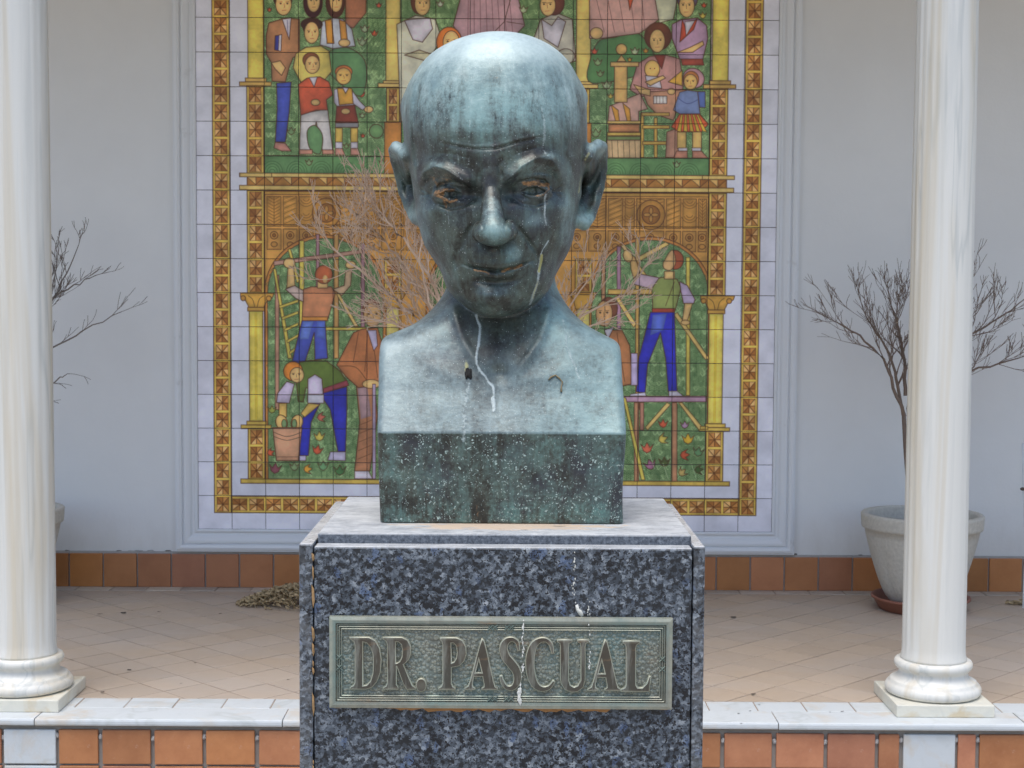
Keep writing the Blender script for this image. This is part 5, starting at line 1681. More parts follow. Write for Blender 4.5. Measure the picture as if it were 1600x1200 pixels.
LET = [
    ("D", [[zl(p) for p in [(238, 258), (400, 258), (455, 285), (492, 350), (508, 450), (500, 560), (470, 640), (430, 688), (380, 706), (240, 706), (240, 695), (270, 680), (283, 650), (283, 320), (270, 285), (240, 268)]],
           [zl(p) for p in [(345, 290), (385, 300), (420, 340), (440, 400), (445, 480), (440, 570), (420, 640), (385, 678), (345, 685)]]]),
    ("R", [[zl(p) for p in [(528, 258), (690, 258), (740, 282), (765, 335), (767, 395), (750, 445), (715, 482), (700, 490), (740, 590), (780, 680), (808, 697), (808, 708), (735, 708), (705, 660), (650, 505), (640, 505), (640, 670), (655, 690), (655, 708), (530, 708), (530, 697), (555, 685), (567, 655), (567, 320), (555, 285), (528, 268)]],
           [zl(p) for p in [(632, 290), (660, 290), (690, 315), (700, 370), (695, 430), (675, 470), (650, 485), (632, 487)]]]),
    (".", [[zl((860 + 42 * math.cos(t), 674 + 54 * math.sin(t))) for t in np.linspace(0, 2 * math.pi, 22, endpoint=False)]]),
    ("P", [[zl(p) for p in [(1030, 262), (1170, 262), (1220, 285), (1248, 340), (1252, 400), (1235, 460), (1195, 500), (1130, 515), (1122, 515), (1122, 660), (1135, 690), (1155, 700), (1155, 712), (1015, 712), (1015, 700), (1040, 688), (1052, 660), (1052, 320), (1045, 290), (1030, 275)]],
           [zl(p) for p in [(1118, 300), (1145, 300), (1172, 330), (1180, 390), (1172, 440), (1150, 475), (1122, 487)]]]),
    ("A", [[zl(p) for p in A_out], [zl(p) for p in A_in]]),
    ("S", [[zr(p) for p in stroke_outline([(222, 362), (212, 300), (170, 268), (118, 285), (92, 345), (112, 420), (160, 480), (205, 545), (212, 620), (178, 680), (122, 684), (86, 640), (70, 585)], [7, 13, 15, 24, 31, 34, 36, 34, 29, 20, 14, 13, 7])]]),
    ("C", [[zr(p) for p in stroke_outline([(515, 385), (502, 318), (462, 276), (408, 276), (356, 316), (326, 400), (320, 490), (334, 590), (372, 666), (430, 696), (488, 680), (526, 630)], [7, 13, 14, 18, 27, 33, 34, 33, 26, 18, 13, 7])]]),
    ("U", [[zr(p) for p in [(560, 275), (680, 275), (680, 290), (655, 300), (650, 330), (650, 620), (665, 665), (700, 685), (735, 670), (762, 620), (762, 330), (755, 300), (735, 290), (735, 275), (825, 275), (825, 290), (800, 300), (793, 330), (793, 620), (775, 680), (730, 715), (680, 720), (625, 700), (592, 650), (585, 600), (585, 330), (580, 300), (560, 290)]]]),
    ("A", [[(zl(p)[0] + 192.0, zl(p)[1] + 1.5) for p in A_out], [(zl(p)[0] + 192.0, zl(p)[1] + 1.5) for p in A_in]]),
    ("L", [[zr(p) for p in [(1125, 285), (1262, 285), (1262, 298), (1235, 315), (1228, 345), (1228, 660), (1245, 690), (1290, 690), (1330, 650), (1350, 590), (1360, 592), (1345, 715), (1105, 715), (1105, 702), (1140, 688), (1152, 660), (1152, 345), (1145, 312), (1125, 298)]]]),
]
def letter_mesh(loops, depth, bev):
    cu = bpy.data.curves.new("letter", 'CURVE')
    cu.dimensions = '2D'; cu.fill_mode = 'BOTH'; cu.extrude = depth; cu.bevel_depth = bev; cu.bevel_resolution = 1; cu.offset = -bev * 0.15
    for lp in loops:
        sp = cu.splines.new('POLY'); sp.points.add(len(lp) - 1); sp.use_cyclic_u = True
        for pt, (x, z) in zip(sp.points, lp):
            pt.co = (x, z, 0, 1)
    ob = bpy.data.objects.new("tmp_letter", cu); COL.objects.link(ob)
    dgr = bpy.context.evaluated_depsgraph_get()
    me = bpy.data.meshes.new_from_object(ob.evaluated_get(dgr))
    bpy.data.objects.remove(ob); bpy.data.curves.remove(cu)
    co = np.empty(len(me.vertices) * 3); me.vertices.foreach_get("co", co); co = co.reshape(-1, 3)
    me.vertices.foreach_set("co", np.stack((co[:, 0], -co[:, 2], co[:, 1]), 1).ravel())
    me.update()
    me.materials.clear(); me.materials.append(M_PLET); me.materials.append(M_PLED)
    nn = np.empty(len(me.polygons) * 3); me.polygons.foreach_get('normal', nn)
    me.polygons.foreach_set('material_index', (np.abs(nn.reshape(-1, 3)[:, 1]) < 0.93).astype(np.int32))
    return me
LY = PL_Y + 0.0004
for ch, loops in LET:
    # widen the outlines a touch and stand the letters off the field
    pts = [[(float(P(x, y, LY)[0]), float(P(x, y, LY)[2])) for x, y in lp] for lp in loops]
    c = np.mean(np.array(pts[0]), 0)
    pts = [[(x - c[0], z - c[1]) for x, z in lp] for lp in pts]
    o = link("full_stop" if ch == "." else "letter", letter_mesh(pts, 0.0020, 0.0012), M_PLET, plaque, (c[0], LY + 0.0012, c[1]))
splatter([(811, 1078), (812, 1100)], 22, PL_Y - 0.0010, 7, plaque, (1.2, 3.4), 0.0010)
splatter([(815, 992), (817, 1012), (818, 1040), (812, 1070)], 26, PL_Y - 0.0010, 8, plaque, (0.6, 1.7))
splatter([(921, 975), (922, 1030), (921, 1045)], 14, PL_Y - 0.0010, 9, plaque, (0.5, 1.3))
splatter([(817, 968), (819, 985)], 8, PL_Y - 0.0010, 10, plaque, (0.8, 2.0))
# ------------------------------------------------------------------ weathering of the bust, kept with its surface
_q = to_px(_V)
def spot(px, py, sx, sy, amp=1.0):
    return amp * np.exp(-((_q[:, 0] - px) / sx) ** 2 - ((_q[:, 1] - py) / sy) ** 2)
_qw = _q + np.stack((1.2 * np.sin(_q[:, 1] * 0.08 + 1) + 0.5 * np.sin(_q[:, 1] * 0.23 + _q[:, 0] * 0.11), 0.8 * np.sin(_q[:, 0] * 0.31)), 1)
def run(pts, w, amp=1.0):
    c = np.asarray(pts, float); best = np.full(len(_qw), 1e9)
    for i in range(len(c) - 1):
        ab = c[i + 1] - c[i]
        t = np.clip(((_qw - c[i]) @ ab) / (ab @ ab), 0, 1)
        best = np.minimum(best, np.linalg.norm(_qw - c[i] - t[:, None] * ab, axis=1))
    return amp * np.clip(1.25 - best / w, 0, 1)
_y = _q[:, 1]; _x = _q[:, 0]
_fr = np.clip((1.95 - _V[:, 1]) / 0.04, 0, 1)
_zc = float(P(784, 678, 1.845)[2])
_low = _V[:, 2] <= _zc - 0.0005
_hd = np.full(len(_V), 1.0)
_m = _V[:, 2] > _ZH
_hd[_m] = head_field(_V[_m])
_w = np.clip(1.0 - (_hd - 0.0015) / 0.004, 0, 1)             # 1 on the head, 0 on neck and body
sm = lambda a_, b_, t_: (lambda u: u * u * (3 - 2 * u))(np.clip((t_ - a_) / (b_ - a_), 0, 1))
p_head = 0.62 * sm(236, 110, _y) + 0.38 * sm(128, 64, _y) * (1.0 - 0.12 * np.exp(-((_x - 772) / 40) ** 2) * (_y > 130))
p_head = p_head + spot(617, 230, 12, 14, .9) + spot(936, 230, 14, 12, .8) + spot(915, 346, 16, 11, .4) + spot(645, 340, 10, 12, .3)
p_head = p_head + _fr * (spot(683, 257, 13, 4.5, .2) + spot(856, 243, 9, 5, .42) + spot(767, 325, 11, 24, .33) + spot(772, 362, 20, 12, .36) + spot(884, 345, 9, 46, .22) + spot(664, 340, 9, 46, .2) + spot(770, 455, 30, 12, .14) + spot(835, 265, 22, 12, .2) + spot(803, 396, 13, 11, .2) + spot(840, 345, 22, 12, .12))
dark = np.exp(-(np.maximum(np.abs(_x - 776) - 34, 0) / 46) ** 2) * (1 - sm(500, 606, _y))
p_body = (0.24 + 0.25 * sm(470, 560, _y) + 0.22 * np.exp(-((_x - 610) / 40) ** 2) * sm(520, 540, _y)) * (1 - 0.95 * dark) - 0.22 * np.exp(-((_x - 778) / 70) ** 2) * (1 - sm(560, 660, _y))
p_body = p_body + 0.16 * (1 - sm(535, 560, _y)) * (1 - dark)
pale = np.where(_low, 0.0, np.clip(p_head, 0, 1) * _w + np.clip(p_body, 0, 1) * (1 - _w))
g_head = 0.34 + spot(772, 366, 24, 14, .6) + spot(915, 330, 22, 40, .5) + spot(780, 175, 90, 48, .75) + spot(840, 270, 30, 16, .5) + spot(800, 398, 16, 14, .5)
g_body = 0.12 + 0.55 * sm(760, 940, _x) + spot(868, 480, 18, 60, .9) + spot(690, 520, 20, 30, .2)
green = np.where(_low, 0.55 + 1.0 * np.exp(-((_y - 803) / 13) ** 2) + spot(600, 740, 14, 60, .5) + spot(965, 720, 16, 60, .4) + spot(870, 700, 40, 20, .4), g_head * _w + g_body * (1 - _w))
rust = _fr * (run([(683, 300), (694, 297), (709, 296)], 3.6, .9) + spot(686, 304, 7, 5, .6) + run([(686, 304), (694, 311), (704, 314.5), (714, 313)], 2.4) + run([(682, 302), (691, 303)], 5.0) + run([(694, 313), (698, 324)], 2.6, .8)
              + run([(818, 287), (836, 287), (854, 289.5)], 4.2) + run([(854, 289), (857, 296), (850, 303), (838, 307)], 2.0, .9) + run([(676, 282), (684, 290)], 8, .35) + run([(742, 421.5), (752, 424), (763, 427)], 2.2) + run([(785, 423.5), (798, 420), (816, 415)], 2.8)
              + spot(695, 280, 18, 12, .5) + spot(835, 279, 22, 8, .3) + spot(774, 122, 6, 4, .5) + spot(712, 550, 20, 16, .22) + spot(928, 325, 5, 12, .6) + spot(716, 322, 40, 14, .2) + run([(760, 820), (660, 760)], 60, 0.22) * (_V[:, 2] < _zc))
drip = _fr * (run([(745, 492), (749, 515), (747, 545), (745, 568), (753, 584), (768, 602), (773, 620), (772, 642)], 2.6) + run([(770, 622), (773, 640)], 3.2)
              + run([(731, 602), (727, 640), (723, 688)], 4.4, .55) + run([(853, 304), (852, 330), (852, 352)], 2.2, .8) + run([(856, 377), (850, 388), (847, 396)], 1.6, .9)
              + run([(847, 398), (844, 412), (842, 424)], 3.0, .8) + run([(842, 424), (839, 440), (834, 462), (829, 474)], 3.0, .75) + run([(733, 190), (732, 232), (730, 275)], 1.3, .4)
              + run([(848, 165), (850, 200), (849, 232), (856, 246)], 2.6, .42) + run([(879, 500), (886, 540), (897, 566), (904, 590)], 3.2, .5) + run([(716, 235), (717, 265)], 2.0, .3)
              + run([(653, 215), (653, 262), (656, 300)], 1.3, .35) + run([(889, 190), (893, 240), (902, 262)], 1.8, .35) + run([(700, 318), (701, 350)], 1.4, .35)
              + run([(688, 221), (712, 228), (742, 233), (775, 232), (808, 222), (845, 214)], 1.0, .5) + run([(868, 592), (873, 612)], 3.5, .35))
yellow = _fr * (run([(848, 398), (845, 412), (842, 424)], 3.0, .9) + run([(839, 440), (833, 466)], 2.0, .6) + run([(921, 240), (916, 250)], 4, .8) + spot(729, 575, 5, 12, .7) + run([(908, 274), (904, 300)], 3.5, .6))
block = np.where(_low, 1.0, 0.0)
for nm, arr in (("pale", pale), ("green", green), ("rust", rust), ("drip", drip), ("yellow", yellow), ("block", block), ("body", np.where(_low, 0.0, 1 - _w))):
    at = bust_me.attributes.new(nm, 'FLOAT', 'POINT')
    at.data.foreach_set("value", np.clip(arr, 0, 1).astype(np.float32))

def mat_bronze():
    m = NT("weathered_bronze")
    c = m.coord('Object')
    st = m.mapping(c, (1, 1, 0.13))
    mott = m.noise(c, 24, 9, 0.78)
    fine = m.noise(c, 190, 5, 0.75)
    streak = m.noise(st, 46, 6, 0.75, 0.3)
    big = m.noise(c, 9, 5, 0.65)
    dark = m.ramp(mott, [(0.36, (0.014, 0.014, 0.011)), (0.46, (0.034, 0.034, 0.026)), (0.55, (0.068, 0.072, 0.056)), (0.66, (0.125, 0.135, 0.102))])
    dark = m.mix(m.ramp(big, [(0.50, 0.0), (0.66, 0.7)]), dark, (0.044, 0.048, 0.064))
    dark = m.mix(m.math('MULTIPLY', m.ramp(streak, [(0.48, 0.0), (0.68, 1.0)]), 0.5), dark, (0.095, 0.108, 0.10))
    gcol = m.ramp(fine, [(0.3, (0.045, 0.10, 0.092)), (0.7, (0.16, 0.30, 0.275))])
    gm = m.math('MULTIPLY', m.attr("green"), m.ramp(m.math('ADD', m.math('MULTIPLY', mott, 0.6), m.math('MULTIPLY', streak, 0.4)), [(0.45, 0.0), (0.60, 1.0)]))
    col = m.mix(gm, dark, gcol)
    pcol = m.ramp(m.noise(c, 30, 6, 0.7), [(0.36, (0.19, 0.26, 0.275)), (0.5, (0.32, 0.41, 0.405)), (0.66, (0.49, 0.58, 0.56))])
    pn = m.math('ADD', m.math('ADD', m.math('MULTIPLY', streak, 0.40), m.math('MULTIPLY', mott, 0.35)), m.math('MULTIPLY', fine, 0.25))
    pm = m.math('SUBTRACT', 1.0, m.math('ABSOLUTE', m.math('SUBTRACT', m.math('MULTIPLY', m.attr("pale"), 2.0), 1.0)))   # strongest where the film is half gone
    pk = m.math('ADD', m.math('MULTIPLY', m.attr("pale"), 1.05), m.math('MULTIPLY', m.math('MULTIPLY', m.math('SUBTRACT', pn, 0.5), pm), m.math('SUBTRACT', 5.5, m.math('MULTIPLY', m.attr("body"), 2.4))), clamp=True)
    pk = m.math('MULTIPLY', pk, m.ramp(m.attr("pale"), [(0.0, 0.0), (0.1, 1.0)]))
    pcol = m.mix(m.math('MULTIPLY', m.attr("body"), 0.65), pcol, m.mix(mott, (0.14, 0.185, 0.215), (0.29, 0.36, 0.375)))
    col = m.mix(pk, col, pcol)
    col = m.mix(m.math('MULTIPLY', m.ramp(m.attr("pale"), [(0.72, 0.0), (1.0, 1.0)]), m.ramp(fine, [(0.3, 0.35), (0.6, 0.75)])), col, (0.54, 0.62, 0.61))
    # teal tinge over the right of the chest and the crown
    col = m.mix(m.math('MULTIPLY', m.math('MULTIPLY', m.attr("green"), m.math('MULTIPLY', pk, m.math('SUBTRACT', 1.35, pk))), 1.1), col, (0.25, 0.42, 0.41))
    # speckled casting skin of the lower block
    cw = m.mix(0.02, c, m.noise(c, 60, 3, 0.6, out='Color'))
    vz = m.voronoi(cw, 300, 'F1', 'Distance'); vc = m.sep(m.voronoi(cw, 300, 'F1', 'Color'))
    dots = m.math('MULTIPLY', m.ramp(m.math('SUBTRACT', vz, m.math('MULTIPLY', vc[1], 0.22)), [(0.10, 1.0), (0.22, 0.0)]), m.ramp(vc[0], [(0.35, 0.0), (0.8, 1.0)]))
    dots = m.math('MULTIPLY', dots, m.ramp(m.noise(c, 17, 5, 0.7), [(0.36, 0.0), (0.52, 1.0)]))
    col = m.mix(m.math('MULTIPLY', dots, m.math('ADD', 0.07, m.math('MULTIPLY', m.attr("block"), 0.85))), col, (0.42, 0.53, 0.49))
    vz2 = m.voronoi(c, 420, 'F1', 'Distance'); vc2 = m.sep(m.voronoi(c, 420, 'F1', 'Color'))
    dots2 = m.math('MULTIPLY', m.ramp(vz2, [(0.15, 1.0), (0.28, 0.0)]), m.ramp(vc2[0], [(0.80, 0.0), (0.85, 1.0)]))
    col = m.mix(m.math('MULTIPLY', dots2, 0.8), col, (0.42, 0.47, 0.45))
    rn = m.ramp(m.math('ADD', m.attr("rust"), m.math('MULTIPLY', m.math('SUBTRACT', fine, 0.5), 1.6)), [(0.35, 0.0), (0.95, 1.0)])
    col = m.mix(m.math('MULTIPLY', rn, m.ramp(m.attr("rust"), [(0.02, 0.0), (0.2, 1.0)])), col, m.ramp(fine, [(0.4, (0.13, 0.075, 0.035)), (0.6, (0.40, 0.21, 0.085))]))
    dn = m.ramp(m.math('ADD', m.attr("drip"), m.math('MULTIPLY', m.math('ADD', m.math('SUBTRACT', fine, 0.5), m.math('MULTIPLY', m.math('SUBTRACT', mott, 0.5), 0.8)), 1.7)), [(0.3, 0.0), (0.95, 1.0)])
    dn = m.math('MULTIPLY', dn, m.ramp(m.attr("drip"), [(0.02, 0.0), (0.2, 1.0)]))
    col = m.mix(m.math('MULTIPLY', dn, 0.8), col, (0.52, 0.59, 0.58))
    yn = m.ramp(m.math('ADD', m.attr("yellow"), m.math('MULTIPLY', m.math('SUBTRACT', fine, 0.5), 0.9)), [(0.35, 0.0), (0.8, 1.0)])
    col = m.mix(m.math('MULTIPLY', yn, m.ramp(m.attr("yellow"), [(0.02, 0.0), (0.2, 1.0)])), col, (0.42, 0.40, 0.16))
    hgt = m.math('ADD', m.math('MULTIPLY', mott, 0.8), m.math('MULTIPLY', fine, 0.35))
    hgt = m.math('ADD', hgt, m.math('MULTIPLY', m.noise(m.mapping(c, (1, 1, 2.5), rot=(0, 0.3, 0)), 70, 3, 0.6), 0.5))
    hgt = m.math('ADD', hgt, m.math('MULTIPLY', dn, 0.8))
    rough = m.math('ADD', 0.36, m.math('MULTIPLY', pk, 0.10))
    return m.set(Base_Color=col, Roughness=rough, Metallic=0.12, Specular_IOR_Level=0.48, Normal=m.bump(hgt, 0.35, 0.0022))
M_BRONZE = mat_bronze()
bust = link("bust", bust_me, M_BRONZE, None, BUST_O)
tag(bust, "green patinated bronze bust of a bald man on the granite pedestal", "bust")

# mud nest and a stuck twig on the chest
def chest_y(px, py):
    k = np.argsort((_q[:, 0] - px) ** 2 + (_q[:, 1] - py) ** 2)[:60]
    return float(_V[k, 1].min())
yn_ = chest_y(732, 585)
c = P(732, 586, yn_)
bm = bmesh.new()
bmesh.ops.create_icosphere(bm, subdivisions=3, radius=1.0)
rn = random.Random(3)
for v in bm.verts:
    k = 1 + 0.22 * math.sin(v.co.x * 5 + 1) * math.sin(v.co.z * 6) + rn.uniform(-.08, .08)
    v.co = Vector((v.co.x * 0.0045 * k, v.co.y * 0.004, v.co.z * 0.0088 * k))
    if v.co.z < -0.002 and abs(v.co.x) < 0.002 and v.co.y < 0: v.co.y += 0.0035
me = bpy.data.meshes.new("insect_nest"); bm.to_mesh(me); bm.free()
tag(link("insect_nest", me, mat_plain("dark_mud", (0.022, 0.02, 0.018), 0.9, 0.4, 200, 0.6), None, c), "small dark mud insect nest stuck on the chest of the bust", "insect nest")
tw = [(857, 594), (861, 589), (868, 586), (874, 591), (879, 597), (877, 604), (877, 612)]
yt = min(chest_y(a, b) for a, b in tw)
def tube_mesh(path, radii, n=5, name="tube"):
    v, f = [], []
    path = [Vector(p_) for p_ in path]
    for i, p_ in enumerate(path):
        d = (path[min(i + 1, len(path) - 1)] - path[max(i - 1, 0)]).normalized()
        a = d.orthogonal().normalized(); b = d.cross(a)
        for k in range(n):
            t = 2 * math.pi * k / n
            v.append(p_ + (a * math.cos(t) + b * math.sin(t)) * radii[i])
    for i in range(len(path) - 1):
        for k in range(n):
            f.append((i * n + k, i * n + (k + 1) % n, (i + 1) * n + (k + 1) % n, (i + 1) * n + k))
    f += [tuple(range(n))[::-1], tuple(range((len(path) - 1) * n, len(path) * n))]
    return mesh_from(v, f, name, True)
c0 = P(*tw[0], yt)
me = tube_mesh([P(x, y, chest_y(x, y) - 0.0006) - c0 for x, y in tw], [.0007, .0011, .0009, .0012, .0009, .0008, .0014], 6, "twig")
tag(link("twig", me, mat_plain("dry_twig_bark", (0.26, 0.20, 0.11), 0.8, 0.4, 300, 0.3), None, c0), "short bent dry twig stuck to the right of the bust's chest", "twig")
# ------------------------------------------------------------------ pots and leafless shrubs
M_CONC = mat_plain("pot_concrete", (0.57, 0.54, 0.475), 0.9, 0.3, 75, 0.9)
M_SAUCER = mat_plain("saucer_clay", (0.27, 0.105, 0.068), 0.55, 0.25, 14, 0.2)
M_SOIL = mat_plain("dry_soil", (0.16, 0.12, 0.085), 0.95, 0.4, 60, 0.8)
M_BARK = mat_plain("grey_bark", (0.20, 0.140, 0.105), 0.85, 0.35, 90, 0.5)
M_TWIGT = mat_plain("tan_twig", (0.74, 0.53, 0.38), 0.8, 0.25, 60, 0.3)
M_TWIGG = mat_plain("grey_twig", (0.20, 0.165, 0.14), 0.85, 0.3, 60, 0.3)
M_LEAF = mat_plain("withered_leaf", (0.55, 0.44, 0.30), 0.8, 0.25, 30, 0.3)

POT_H, POT_R = 0.395, 0.252
def pot_mesh():
    prof = [(0.0, 0.0), (0.104, 0.0), (0.110, 0.006)]
    for k in range(11):
        t = k / 10.0
        prof.append((0.112 + (0.236 - 0.112) * (t ** 0.60), 0.012 + 0.318 * t))
    prof += [(0.239, 0.331), (0.247, 0.336), (0.249, 0.345), (POT_R - 0.001, 0.382), (POT_R, 0.390), (0.247, POT_H), (0.226, POT_H), (0.220, 0.388), (0.214, 0.34), (0.205, 0.30)]
    n = 120; m_ = len(prof)
    v, f = [], []
    for i in range(n):
        a = 2 * math.pi * i / n
        ph = (i % 10)
        for j, (r, z) in enumerate(prof):
            # vertical seams divide the sides into panels
            g_ = -0.0035 if (ph == 0 and 0.03 < z < 0.326 and j < 15) else (0.0012 if 0.03 < z < 0.326 and j < 15 and 3 <= ph <= 7 else 0.0)
            v.append(((r + g_) * math.cos(a), (r + g_) * math.sin(a), z))
    for i in range(n):
        j = (i + 1) % n
        for k in range(m_ - 1):
            f.append((i * m_ + k, j * m_ + k, j * m_ + k + 1, i * m_ + k + 1))
    return mesh_from(v, f, "pot", True)
ME_POT = pot_mesh()
ME_SAUCER = lathe_mesh([(0.0, 0.004), (0.0, 0.0), (0.165, 0.0), (0.172, 0.004), (0.196, 0.044), (0.204, 0.048), (0.204, 0.056), (0.199, 0.058), (0.192, 0.055), (0.172, 0.012), (0.0, 0.010)], 64, "saucer")
def soil_mesh():
    v, f = [(0, 0, 0)], []
    r_ = random.Random(3)
    for k, r in enumerate((0.07, 0.14, 0.208)):
        for i in range(24):
            a = 2 * math.pi * i / 24
            v.append((r * math.cos(a), r * math.sin(a), r_.uniform(-.006, .006) - r * 0.04))
    f += [(0, 1 + i, 1 + (i + 1) % 24) for i in range(24)]
    for k in range(2):
        b, d = 1 + 24 * k, 25 + 24 * k
        f += [(b + i, d + i, d + (i + 1) % 24, b + (i + 1) % 24) for i in range(24)]
    return mesh_from(v, f, "soil", True)
ME_SOIL = soil_mesh()

class Shrub:
    """leafless branching plant; every twig is a tapered tube"""
    def __init__(self, seed, rmin=0.0011):
        self.rmin = rmin; self.r = random.Random(seed); self.v = []; self.f = []; self.tips = []
    def tube(self, path, r0, r1, n=5):
        b = len(self.v); m_ = len(path)
        for i, p_ in enumerate(path):
            d = (path[min(i + 1, m_ - 1)] - path[max(i - 1, 0)])
            d = d.normalized() if d.length > 1e-9 else Vector((0, 0, 1))
            a = d.orthogonal().normalized(); c = d.cross(a)
            rr = r0 + (r1 - r0) * i / (m_ - 1)
            for k in range(n):
                t = 2 * math.pi * k / n
                self.v.append(tuple(p_ + (a * math.cos(t) + c * math.sin(t)) * rr))
        for i in range(m_ - 1):
            for k in range(n):
                self.f.append((b + i * n + k, b + i * n + (k + 1) % n, b + (i + 1) * n + (k + 1) % n, b + (i + 1) * n + k))
        self.f.append(tuple(b + (m_ - 1) * n + k for k in range(n)))
    def grow(self, p_, d, L, r0, depth, up=0.25, spread=0.6, wig=0.16, kids=(3, 5), sides=None):
        r_ = self.r; d = d.normalized()
        steps = max(3, int(L / 0.035)); path = [p_.copy()]; q = p_.copy(); dirs = []
        for i in range(steps):
            d = (d + Vector((r_.gauss(0, wig), r_.gauss(0, wig), r_.gauss(0, wig) + up * 0.12))).normalized()
            q = q + d * (L / steps); path.append(q.copy()); dirs.append(d.copy())
        r1 = max(r0 * 0.45, self.rmin)
        self.tube(path, r0, r1, sides or (6 if r0 > 0.006 else 4))
        if depth <= 0:
            self.tips.append((q, d)); return
        for k in range(r_.randint(*kids)):
            i = r_.randint(max(1, int(steps * 0.25)), steps)
            base = path[i]; dd = dirs[min(i, steps - 1)]
            ax = Vector((r_.gauss(0, 1), r_.gauss(0, 0.6), r_.gauss(0, 1)))
            ax = (ax - dd * ax.dot(dd))
            if ax.length < 1e-3: continue
            nd = dd + ax.normalized() * spread * r_.uniform(0.6, 1.3) + Vector((0, 0, up))
            rr = (r0 + (r1 - r0) * i / steps) * r_.uniform(0.5, 0.72)
            self.grow(base, nd, L * r_.uniform(0.45, 0.8), max(rr, self.rmin * 1.1), depth - 1, up, spread, wig, kids)
        self.grow(q, d, L * 0.55, r1, depth - 1, up, spread, wig, kids)

def leaf_bits(tips, n, seed, size=0.012):
    r_ = random.Random(seed); v, f = [], []
    for k in range(n):
        p_, d = r_.choice(tips)
        b = len(v); a = Vector((r_.gauss(0, 1), r_.gauss(0, 1), r_.gauss(0, 1))).normalized(); c = a.orthogonal().normalized(); s = size * r_.uniform(0.6, 1.3)
        m_ = a.cross(c)
        v += [tuple(p_), tuple(p_ + a * s * .5 + c * s * .3 + m_ * s * .1), tuple(p_ + a * s), tuple(p_ + a * s * .5 - c * s * .3 + m_ * s * .1)]
        f += [(b, b + 1, b + 2), (b, b + 2, b + 3)]
    return mesh_from(v, f, "withered_leaves")

def potted(name_lab, shrub_lab, px, Yp, group):
    base = PF(px, 0, 0) if False else None
    x = float(P(px, 900, Yp)[0])
    pot = empty("flower_pot", (x, Yp, 0.0))
    tag(pot, name_lab, "pot", group)
    bowl = link("bowl", ME_POT, M_CONC, pot, (x, Yp, 0.0105))
    link("soil", ME_SOIL, M_SOIL, bowl, (x, Yp, 0.335))
    sc = link("saucer", ME_SAUCER, M_SAUCER, None, (x, Yp, 0.0008))
    return pot, sc, x

YP = 6.40
# right pot
pr, sr, xr_ = potted("large off-white concrete pot on a clay saucer behind the right column", None, 1439, YP, "concrete pots along the back wall")
tag(sr, "round terracotta saucer under the right concrete pot", "saucer", "saucers under the pots")
# left pot
pl_, sl, xl_ = potted("concrete pot mostly hidden behind the left column", None, 5, YP, "concrete pots along the back wall")
tag(sl, "terracotta saucer under the pot behind the left column", "saucer", "saucers under the pots")
# pot behind the pedestal
pm, sm, xm_ = potted("concrete pot hidden behind the granite pedestal", None, 770, 6.02, "concrete pots along the back wall")
tag(sm, "terracotta saucer of the pot behind the pedestal", "saucer", "saucers under the pots")

def add_shrub(sh, root, lab, bark, twig, nleaf, seed, trunk_paths):
    o = empty("bare_shrub", root)
    tag(o, lab, "shrub", "leafless shrubs in pots")
    t = Shrub(seed + 100)
    for path, r0, r1 in trunk_paths: t.tube([Vector(p_) for p_ in path], r0, r1, 8)
    link("trunk", mesh_from([tuple(np.array(v) - root) for v in t.v], t.f, "trunk", True), bark, o, root)
    b = link("branches", mesh_from([tuple(np.array(v) - root) for v in sh.v], sh.f, "branches", True), twig, o, root)
    b["kind"] = "stuff"
    if nleaf:
        lm = leaf_bits(sh.tips, nleaf, seed)
        l = link("withered_leaves", lm, M_LEAF, o, (0, 0, 0)); l["kind"] = "stuff"
    return o
V3 = lambda a: Vector(tuple(float(c) for c in a))
def Q(px, py, Y): return V3(P(px, py, Y))
# right shrub: two stems parting above the rim, fan of upright twigs
sh = Shrub(41, 0.0010)
root = Q(1424, 800, YP)
tr = [([Q(1424, 815, YP), Q(1420, 760, YP), Q(1415, 700, YP), Q(1412, 650, YP - .01)], 0.0125, 0.0085),
      ([Q(1428, 815, YP + .01), Q(1424, 740, YP), Q(1420, 690, YP), Q(1420, 640, YP)], 0.012, 0.009)]
def limb(sh, pts, r0, r1, kids, depth, L, up=0.3, spread=0.55, kk=(2, 4)):
    path = [Q(*p_) for p_ in pts]
    fine = []
    for i in range(len(path) - 1):
        for t in np.linspace(0, 1, 4, endpoint=False): fine.append(path[i].lerp(path[i + 1], t) + Vector((sh.r.gauss(0, .003), sh.r.gauss(0, .004), sh.r.gauss(0, .003))))
    fine.append(path[-1])
    sh.tube(fine, r0, r1, 6)
    for k in range(kids):
        i = sh.r.randint(len(fine) // 4, len(fine) - 2)
        d = (fine[i + 1] - fine[i]).normalized()
        ax = Vector((sh.r.gauss(0, 1), sh.r.gauss(0, .5), sh.r.gauss(0.35, .6))).normalized()
        sh.grow(fine[i], d + ax * spread, L * sh.r.uniform(.6, 1.15), max((r0 + (r1 - r0) * i / len(fine)) * .55, .0016), depth, up, spread, 0.2 if sh.rmin > .0012 else 0.13, kk)
    sh.grow(fine[-1], (fine[-1] - fine[-2]), L * .8, r1, depth, up, spread, 0.13, kk)
limb(sh, [(1412, 650, YP - .01), (1392, 590, YP - .04), (1380, 560, YP - .06), (1345, 525, YP - .1), (1310, 505, YP - .12)], .0075, .0028, 8, 2, .16, .35, .6)
limb(sh, [(1412, 650, YP - .01), (1400, 590, YP), (1385, 540, YP + .03), (1356, 500, YP + .05)], .0075, .003, 8, 2, .16, .4, .55)
limb(sh, [(1416, 620, YP), (1412, 560, YP + .04), (1405, 515, YP + .06), (1398, 490, YP + .08)], .008, .003, 9, 2, .14, .5, .6)
